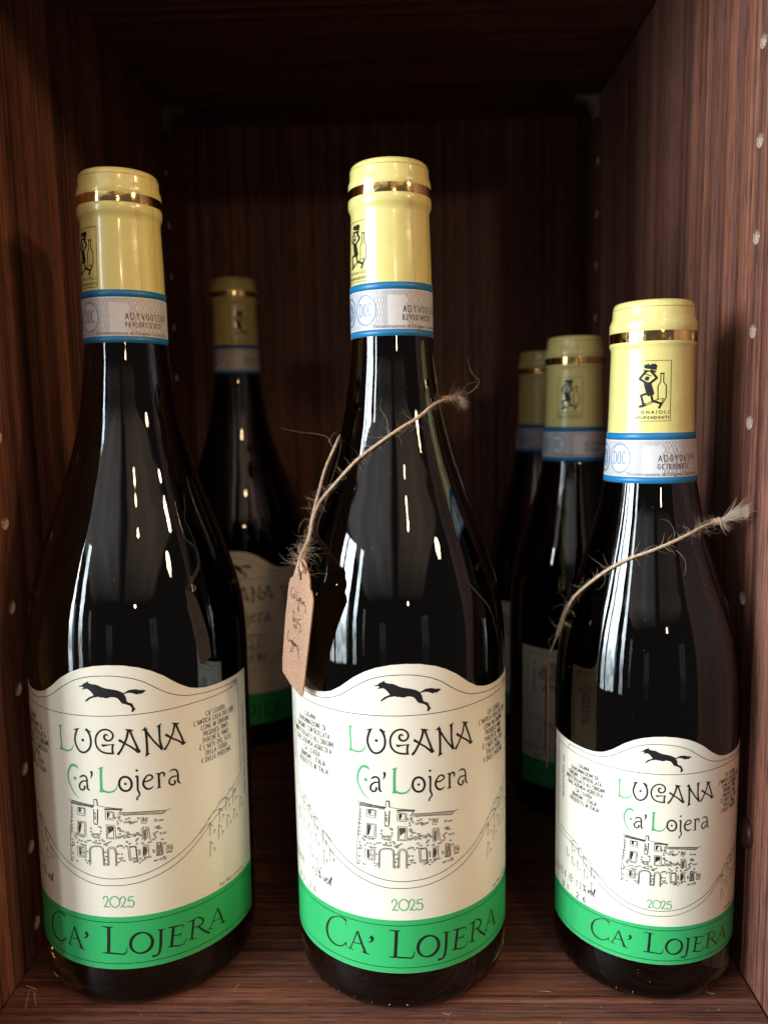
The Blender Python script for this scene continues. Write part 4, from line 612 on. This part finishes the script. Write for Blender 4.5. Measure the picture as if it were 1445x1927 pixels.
    f.strokes("IMBOTTIGLIATO ALL'ORIGINE - ITALIA", -53.0 * k, Z(84), 1.15 * k, 0.15, 0.72, 2, 'l', math.pi / 2); done('side_text')
    if size:
        if k == 1:
            f.strokes(size, -57.0, 45.3, 2.7, 0.30, 0.6, fit=7.2); f.strokes('e', -48.4, 45.2, 2.7, 0.30, 0.9)
            f.strokes('13%', -39.8, 45.0, 2.7, 0.31, 0.7, fit=5.2); f.strokes('vol', -33.2, 44.6, 3.2, 0.38, 0.75, 1.0, 'l', 0, 0.15)
            f.strokes(lot, -56.2, 38.3, 2.2, 0.30, 0.75, fit=18.0)
        else:
            f.strokes(size, -46.0, 36.4, 2.5, 0.27, 0.6, fit=8.2); f.strokes('e', -35.5, 36.6, 2.6, 0.28, 0.85)
            f.strokes('13%', -31.6, 36.2, 2.6, 0.27, 0.62, fit=4.7); f.strokes('vol', -26.2, 36.2, 2.9, 0.32, 0.62, 1.0, 'l', 0, 0.15)
            f.strokes(lot, -39.8, 32.0, 2.1, 0.34, 0.75, fit=12.6); done('volume_text')
    f.font('E per 100ml = 321 kJ/77 kcal', 36.3 * k, (37.7 if k == 1 else 32.2), 2.0 * k, 0.62, 1.2)
    e_ = f.wrap('energy_text', rad, 0.045, M['ink'], lab); e_['kind'] = 'stuff'; f = Flat()
    # green band print
    f = Flat(); zz = (lambda z: z) if k == 1 else (lambda z: 17 + (z - 17) * (14.3 / 19.8))
    TB = lambda pts: [(p[0] * k, zz(p[1])) + tuple(w * k for w in p[2:]) for p in pts]
    [f.ribbon(TB(s), 1.15, 0.6) for s in ART['brand']]
    e = hw / k - 1.6
    f.ribbon(TB([(-e, 34.8), (e, 34.8), (e, 19.1), (-e, 19.1), (-e, 34.8)]), lw, 1.0, curve=False)
    f.wrap('brand_lettering', rad, 0.08, M['ink'], lab)
    return lab

def make_bottle(kind, name, loc, label, ang_label, ang_emb, ang_seal, codes, seams, size, lot, tilt=0.0, group=None):
    sp = SPEC[kind]; root = thing(name, loc, label, 'bottle', group); root.rotation_euler = (0, tilt, 0)
    make_glass(sp, root); c = make_capsule(sp, root)
    zc = 266.5 if kind == 'large' else 216.2
    make_emblem(sp, c, zc, ang_emb)
    if seams: add_seams(sp, c, *seams)
    make_seal(sp, root, ang_seal, *codes); make_label(sp, root, ang_label, size, lot)
    return root
def P3(x, y, z=0.0): return ((x) * MM - X0, y * MM, z)
d2r = math.radians
G1, G2 = 'large wine bottles on the shelf', 'half size wine bottles on the shelf'
bL = make_bottle('large', 'wine_bottle', P3(44.2, 8.3), 'large dark wine bottle without twine at the left front, beside the left panel', 2.4 / 40.5, -10.3 / 14.3, 0.4 / 15, ('ADYV003509', '964L0RCQ5K81'), (11.0, 17.8), '0,75 l', 'L.02.26', d2r(0.55), G1)
bC = make_bottle('large', 'wine_bottle', P3(144.83, 6.3), 'large dark wine bottle in the middle with twine and a kraft tag around its neck', 3.1 / 40.5, -13.3 / 14.3, -0.4 / 15, ('ADYV003512', 'BZV801WB2K4'), (8.6, 16.5), '0,75 l', 'L.02.26', 0, G1)
bR = make_bottle('small', 'wine_bottle', P3(237.9, 3.3), 'half size dark wine bottle at the right front, frayed twine pointing at the right panel', -2.9 / 33.1, -4.2 / 14.55, -6.5 / 15.5, ('AD0Y06391', 'GC7K0BN8TT'), None, '0,375 l', '01.26', 0, G2)
bBL = make_bottle('large', 'wine_bottle', P3(40.66, 229.0), 'large wine bottle at the back of the shelf, behind the left and middle bottles', 1.0 / 40.5, d2r(26), d2r(12), ('ADYV003520', 'K31LM0QZ'), None, None, '', 0, G1)
bR1 = make_bottle('small', 'wine_bottle', P3(237.0, 130.0), 'half size wine bottle standing directly behind the right front bottle', d2r(23.5), d2r(-21), d2r(-10), ('AD0Y06388', 'GC7K0BNA'), None, '0,375 l', '01.26', 0, G2)
bR2 = make_bottle('small', 'wine_bottle', P3(236.2, 225.6), 'rearmost half size wine bottle at the back right, last of the row of three', d2r(-4), d2r(22), d2r(6), ('AD0Y06390', 'GC7K0BNC'), None, None, '', 0, G2)

# moulded dots near the heel of the middle bottle
def heel_dots(root, R, angs):
    V, F = [], []
    for a in angs:
        t = d2r(a); r = R - 0.6; b = len(V); n = 8
        for k, (q, h) in enumerate(((0.55, 0.0), (0.4, 0.28), (0.15, 0.4))):
            for i in range(n):
                w = 2 * math.pi * i / n; du = q * math.cos(w); dz = q * 1.2 * math.sin(w); rr = r + h; tt = t + du / R
                V.append((rr * math.sin(tt) * MM, -rr * math.cos(tt) * MM, (4.2 + dz) * MM))
        for k in range(2):
            for i in range(n): F.append((b + k * n + i, b + k * n + (i + 1) % n, b + (k + 1) * n + (i + 1) % n, b + (k + 1) * n + i))
        F.append(tuple(b + 2 * n + i for i in range(n)))
    link_mesh('heel_dots', V, F, M['glass'], root, True)
heel_dots(bC, 40.5, (-48, -41, -34, -25, -19, -15, -6, 3)); heel_dots(bL, 40.5, (52, 58, 64)); heel_dots(bR, 33.1, (-30, -20))

def glass_dust(root, kind, count, seed):
    rnd = random.Random(seed); V, F = [], []; tab = sorted(SPEC[kind]['body']); ztop = SPEC[kind]['seal'][0] - 3; zl = 128 if kind == 'large' else 100
    for _ in range(count):
        z = rnd.uniform(zl, ztop) if rnd.random() < .85 else rnd.uniform(9, 16); a = rnd.uniform(-1.3, 1.3); r = interp(tab, z) + 0.05; s = rnd.uniform(.035, .09); b = len(V)
        for i in range(5):
            w = 1.2566 * i; ss = s * rnd.uniform(.6, 1.3); t = a + ss * math.cos(w) / r; V.append((r * math.sin(t) * MM, -r * math.cos(t) * MM, (z + ss * math.sin(w)) * MM))
        F.append(tuple(range(b, b + 5)))
    link_mesh('dust_specks', V, F, M['lint'], root, False, 'stuff')
glass_dust(bL, 'large', 50, 31); glass_dust(bC, 'large', 110, 32); glass_dust(bR, 'small', 80, 33)

# ------------------------------------------------------------------ twine and tags
def tube(path, rad, V, F, n=6, taper=False):
    m = len(path); base = len(V); prev = None
    for i, p in enumerate(path):
        t = (Vector(path[min(i + 1, m - 1)]) - Vector(path[max(i - 1, 0)])); t = t.normalized() if t.length else Vector((0, 0, 1))
        if prev is None: u = t.orthogonal().normalized()
        else:
            u = prev - t * prev.dot(t); u = u.normalized() if u.length > 1e-6 else t.orthogonal().normalized()
        prev = u; w = t.cross(u); r = rad * ((1 - 0.75 * i / (m - 1)) if taper else 1)
        for k in range(n):
            a = 2 * math.pi * k / n; q = Vector(p) + (u * math.cos(a) + w * math.sin(a)) * r; V.append(tuple(q * MM))
    for i in range(m - 1):
        for k in range(n): F.append((base + i * n + k, base + i * n + (k + 1) % n, base + (i + 1) * n + (k + 1) % n, base + (i + 1) * n + k))
    F.append(tuple(base + k for k in range(n))[::-1]); F.append(tuple(base + (m - 1) * n + k for k in range(n)))
def cord(name, pts, parent, plies=2, r=0.36, pitch=2.3, seed=1):
    path = smooth_curve([tuple(p) + (0,) for p in pts], 0.35); path = [Vector(p[:3]) for p in path]
    V, F = [], []; rnd = random.Random(seed)
    for k in range(plies):
        out = []; s = 0; prev = None
        for i, p in enumerate(path):
            t = (path[min(i + 1, len(path) - 1)] - path[max(i - 1, 0)]).normalized()
            if prev is None: u = t.orthogonal().normalized()
            else: u = (prev - t * prev.dot(t)).normalized()
            prev = u; w = t.cross(u); a = 2 * math.pi * (s / pitch + k / plies)
            q = 0.29 * (1 + 0.12 * math.sin(s * 1.7 + seed))
            out.append(p + (u * math.cos(a) + w * math.sin(a)) * q)
            if i + 1 < len(path): s += (path[i + 1] - p).length
        tube([tuple(o) for o in out], r, V, F, 7)
    return link_mesh(name, V, F, M['jute'], parent, True), path
def hairs(name, path, count, parent, seed, length=(3, 9), rad=0.042, bias=None, avoid=None):
    rnd = random.Random(seed); V, F = [], []
    for _ in range(count):
        i = rnd.randrange(1, len(path) - 1); p = Vector(path[i]); t = (Vector(path[i + 1]) - Vector(path[i - 1])).normalized()
        side = Vector((rnd.gauss(0, 1), rnd.gauss(0, 1), rnd.gauss(0, 1))); side = (side - t * side.dot(t)).normalized()
        d = (side * rnd.uniform(.4, 1) + t * rnd.uniform(-1, 1)).normalized(); curl = Vector((rnd.gauss(0, 1), rnd.gauss(0, 1), rnd.gauss(0, 1))) * rnd.uniform(.1, .55)
        ln = rnd.uniform(*length) * rnd.random() ** .6 + 1.2; k = 9; q = p + side * 0.35; pts = [tuple(q)]
        for j in range(k):
            d = (d + curl * 0.45 + Vector((rnd.gauss(0, .18), rnd.gauss(0, .18), rnd.gauss(0, .18)))).normalized(); q = q + d * ln / k
            if avoid:
                ax = Vector((q.x, q.y)); rr = avoid(q.z) + 0.25
                if ax.length < rr and ax.length > 1e-3: ax = ax.normalized() * rr; q = Vector((ax.x, ax.y, q.z))
            pts.append(tuple(q))
        tube(pts, rad * rnd.uniform(.6, 1.2), V, F, 3, True)
    return link_mesh(name, V, F, M['fibre'], parent, True, 'stuff')
def free_hair(name, lines, parent, rad=0.05):
    V, F = [], []
    for l in lines:
        P = [p[:3] for p in smooth_curve([tuple(p) + (0,) for p in l], 0.6)]; tube(P, rad, V, F, 4, True)
    return link_mesh(name, V, F, M['fibre'], parent, True, 'stuff')
def brush(name, base, direc, count, ln, spread, parent, seed, rad=0.06):
    rnd = random.Random(seed); V, F = [], []; b = Vector(base); d0 = Vector(direc).normalized()
    for _ in range(count):
        off = Vector((rnd.gauss(0, .35), rnd.gauss(0, .35), rnd.gauss(0, .35))); d = (d0 + Vector((rnd.gauss(0, spread), rnd.gauss(0, spread), rnd.gauss(0, spread)))).normalized()
        q = b + off; pts = [tuple(q)]; L = ln * rnd.uniform(.55, 1.05)
        for j in range(7):
            d = (d + Vector((rnd.gauss(0, .09), rnd.gauss(0, .09), rnd.gauss(0, .09)))).normalized(); q = q + d * L / 7; pts.append(tuple(q))
        tube(pts, rad * rnd.uniform(.6, 1.3), V, F, 4, True)
    return link_mesh(name, V, F, M['fibre'], parent, True, 'stuff')
def knot(name, c, direc, r, parent, seed):
    """Overhand knot: three tight turns of cord."""
    V, F = [], []; d = Vector(direc).normalized(); u = d.orthogonal().normalized(); w = d.cross(u); pts = []
    for i in range(50):
        t = i / 49; a = 2 * math.pi * 3 * t; q = Vector(c) + d * (t - .5) * 3.2 + (u * math.cos(a) + w * math.sin(a)) * r; pts.append(tuple(q))
    tube(pts, 0.62, V, F, 7); return link_mesh(name, V, F, M['jute'], parent, True)

def body_r(kind):
    tab = sorted(SPEC[kind]['body']); return lambda z: interp(tab, z)
rl, rs = body_r('large'), body_r('small')
# middle bottle
tC = thing('jute_twine', P3(144.83, 6.3), 'jute twine looped slantwise round the neck of the middle bottle, knotted at right', 'twine')
al = d2r(-57); tn = Vector((math.sin(al), -math.cos(al), 0)); tt = Vector((math.cos(al), math.sin(al), 0)); TOFF = 44.5
def tagp(s, z, o=0.0): return tn * (TOFF + o) + tt * s + Vector((0, 0, z))
hx, hz = TAG['hole']; hole = tagp(hx, hz)
front = [tuple(hole + tn * -0.4), tuple(hole + tn * 1.0 + Vector((0, 0, 1.2))), tuple(tagp(hx + .5, 162.0, 0.8)), (-30.3, -14.0, 167.6), (-30.0, -9.0, 172.0), (-28.4, -9.0, 176.3), (-26.0, -8.8, 180.4), (-20.5, -15.1, 186.4), (-12.6, -18.9, 194.5), (-4.5, -20.6, 200.4), (2.1, -19.8, 204.8), (8.7, -17.0, 208.6), (13.5, -12.4, 212.4), (16.2, -8.6, 214.0), (19.0, -2.0, 215.0)]
back = [(19.0, -2.0, 215.0), (17.6, 3.5, 214.2), (14.0, 11.3, 213.0)]
for k, a in enumerate((125, 150, 180, 210, 235)):
    z = 212 - k * 1.6; r = rl(z) + 0.9; back.append((r * math.sin(d2r(a)), -r * math.cos(d2r(a)), z))
back += [(-19.6, 2.5, 202.5), (-20.8, -5.4, 199.8), (-25.0, -5.0, 191.0), (-27.8, -5.6, 181.9), (-30.4, -7.2, 172.5), (-31.0, -12.5, 166.8), tuple(tagp(hx + 2.2, 161.0, 1.0)), tuple(tagp(hx + 3.0, 157.5, -0.8)), tuple(hole + tn * -0.9)]
c1, p1 = cord('cord', front, tC, seed=1); c2, p2 = cord('cord', back, tC, seed=2)
knot('knot', (19.6, -2.2, 215.1), (1, -.1, .15), 0.75, tC, 1)
hairs('fibres', p1[22:], 110, tC, 11, (3, 8), avoid=rl); hairs('fibres', p2[int(len(p2) * .62):], 110, tC, 12, (3, 10), avoid=rl); hairs('fibres', p1[14:50], 90, tC, 13, (4, 10), avoid=rl)
brush('frayed_end', (20.6, -2.4, 215.4), (1, -.1, .12), 60, 7.0, .30, tC, 5, 0.05); brush('frayed_end', (24.0, -2.8, 215.6), (.5, -.2, -1), 70, 5.5, .28, tC, 6, 0.05)
free_hair('loose_fibres', [[(26, -2.5, 216.5), (29, -2.2, 218), (31.3, -2.0, 221.2), (28.6, -2.0, 224.5), (27.4, -2.0, 229), (28.2, -2, 231)], [(24, -2.5, 216.5), (27, -2.4, 220.2), (30.8, -2.4, 221.0)],
   [(-20.9, -6.0, 199.8), (-22.5, -4, 198.5), (-24.2, -3.5, 202), (-28.5, -3, 203.4), (-34, -3, 204.0), (-41.5, -3, 205.8)], [(-24, -5, 200), (-22.0, -5, 203), (-20.5, -5.5, 204.2)],
   [(-1.5, -21.5, 203.5), (-2.2, -19.8, 208.5), (-4.2, -19.2, 212), (-3.6, -18.8, 215.5)], [(-17.5, -17.2, 188.8), (-19.8, -16, 191.5), (-20.5, -14, 191.8)]], tC)
# kraft tag
gC = thing('kraft_tag', P3(144.83, 6.3), 'brown kraft card tag with handwriting hanging at the left of the middle bottle', 'tag')
def make_tag(root, fr, thick=0.45):
    out = TAG['outline']; bm = bmesh.new(); n = len(out); hr = 0.95; hc = TAG['hole']
    hp = [(hc[0] + hr * 1.1 * math.cos(2 * math.pi * i / 14), hc[1] + hr * math.sin(2 * math.pi * i / 14)) for i in range(14)]
    loops = [[Vector((x, z, 0)) for x, z in out], [Vector((x, z, 0)) for x, z in hp[::-1]]]
    allp = out + hp[::-1]; tris = tessellate_polygon(loops); V, F = [], []
    for o in (thick / 2, -thick / 2):
        V += [tuple(fr(s, z, o + 0.25 * math.sin((z - 114) / 49 * 3.1)) * MM) for s, z in allp]
    m = len(allp)
    for a, b, c in tris: F.append((a, b, c)); F.append((m + c, m + b, m + a))
    for i in range(n): F.append((i, (i + 1) % n, m + (i + 1) % n, m + i))
    for i in range(14): F.append((n + i, n + (i + 1) % 14, m + n + (i + 1) % 14, m + n + i))
    card = link_mesh('card', V, F, M['kraft'], root)
    return card
card = make_tag(gC, tagp)
fl = Flat(); [fl.ribbon(s, 0.21, 0.4) for s in TAG['ink']]
V = [tuple(tagp(s, z, 0.30 + 0.25 * math.sin((z - 114) / 49 * 3.1)) * MM) for s, z in fl.v]
link_mesh('handwriting', V, fl.f, M['ink'], card)
# right front bottle
tR = thing('jute_twine', P3(237.9, 3.3), 'jute twine round the shoulder of the right front half bottle with a thick frayed end', 'twine')
fr_ = [(-31.8, 7.5, 123.5), (-31.0, 5.0, 127.5), (-29.8, 2.0, 134.0), (-27.9, -3.8, 141.7), (-23.0, -11.4, 149.5), (-17.7, -16.1, 155.1), (-12.2, -19.3, 158.9), (-6.5, -21.1, 161.4), (-0.3, -21.4, 163.9), (6.5, -19.7, 166.5), (13.0, -15.6, 168.6), (17.2, -12.4, 169.4), (20.5, -10.5, 170.0)]
bk_ = [(20.5, -10.5, 170.0), (20.0, -3.5, 169.0)]
for k, a in enumerate((100, 125, 150, 180, 210, 235)):
    z = 167 - k * 6.2; r = rs(z) + 0.9; bk_.append((r * math.sin(d2r(a)), -r * math.cos(d2r(a)), z))
bk_ += [(-29.6, 12.2, 127.5), (-31.6, 8.5, 123.4)]
c1, p1 = cord('cord', fr_, tR, seed=3, r=0.34); c2, p2 = cord('cord', bk_, tR, seed=4)
knot('knot', (20.8, -10.6, 170.1), (1, -.15, .35), 0.8, tR, 3)
hairs('fibres', p1, 120, tR, 21, (2.5, 8), avoid=rs); hairs('fibres', p1[int(len(p1) * .8):], 80, tR, 22, (3, 7), avoid=rs)
brush('frayed_end', (21.6, -10.9, 170.3), (1, -.22, .52), 150, 12.8, .12, tR, 7, 0.055); brush('frayed_end', (21.2, -10.8, 170.0), (.6, -.25, -.5), 26, 5.5, .35, tR, 8)
free_hair('loose_fibres', [[(1.5, -21.8, 164.5), (2.5, -20.8, 168), (0.5, -20.2, 171.8), (-2.2, -20.0, 172.5)], [(3.0, -21.5, 162.0), (5.5, -22.3, 159.0), (6.0, -22.6, 155.5), (4.6, -23.5, 152.2)],
   [(-26.0, -6.5, 143.2), (-22.0, -15.2, 139.0), (-17.5, -19.5, 142.0), (-15.5, -19.2, 147.0), (-16.2, -18.2, 150.5)], [(-33, 5, 122), (-35.5, 3, 124), (-35.0, 3, 119), (-33.4, 3, 117.2)], [(24, -11.5, 172), (25.5, -12, 176), (26.2, -12, 179)]], tR, 0.045)
gR = thing('kraft_tag', P3(237.9, 3.3), 'kraft tag seen edge on, hanging behind the left side of the right front half bottle', 'tag')
bl = d2r(-98); n2 = Vector((math.sin(bl), -math.cos(bl), 0)); t2 = Vector((math.cos(bl), math.sin(bl), 0))
def tagp2(s, z, o=0.0): return n2 * (35.6 + o) + t2 * (s - 19.0) + Vector((0, 0, z - 47.0))
make_tag(gR, tagp2)
link_mesh('string_end', *(lambda VF: (tube([tuple(tagp2(TAG['hole'][0], TAG['hole'][1], 0.6)), tuple(tagp2(TAG['hole'][0], TAG['hole'][1] + 3, 0.5)), (-31.6, 8.5, 123.4)], 0.4, *VF), VF)[1])(([], [])), M['jute'], tR, True)

# ------------------------------------------------------------------ lint and dust on the shelf board
rnd = random.Random(9); V, F = [], []
for _ in range(70):
    x, y = rnd.uniform(-128, 128), rnd.uniform(-44, 30); s = rnd.uniform(.05, .16); b = len(V); z = 0.05
    for i in range(4):
        a = 1.5708 * i + rnd.uniform(-.4, .4); V.append(((x + s * math.cos(a)) * MM, (y + s * math.sin(a)) * MM, (z + rnd.uniform(0, .12)) * MM))
    F.append((b, b + 1, b + 2, b + 3)); V.append((x * MM, y * MM, 0.3 * MM)); F += [(b, b + 1, b + 4), (b + 1, b + 2, b + 4), (b + 2, b + 3, b + 4), (b + 3, b, b + 4)]
for _ in range(6):
    q = Vector((rnd.uniform(-125, 125), rnd.uniform(-42, 5), 0.12)); d = Vector((rnd.gauss(0, 1), rnd.gauss(0, 1), 0)).normalized(); P = [tuple(q)]
    for j in range(8):
        d = (d + Vector((rnd.gauss(0, .35), rnd.gauss(0, .35), 0))).normalized(); q = q + d * rnd.uniform(.3, .8); P.append((q.x, q.y, 0.12))
    tube(P, 0.035, V, F, 4)
for P in ([(-131, -22, .2), (-128, -24, 2.0), (-125.5, -26, 3.0), (-123.5, -29, .3)], [(-129.5, -20, .2), (-128.0, -25, 1.5), (-126.5, -31, .3)], [(-126, -24, .3), (-124.5, -26, 4.0), (-127.5, -27, 6.5)]):
    tube([p[:3] for p in smooth_curve([p + (0,) for p in P], 0.7)], 0.045, V, F, 4)
dust = link_mesh('dust', V, F, M['lint'], None, False, 'stuff'); dust['label'] = 'specks of pale lint and dust on the dark shelf board'; dust['category'] = 'dust'
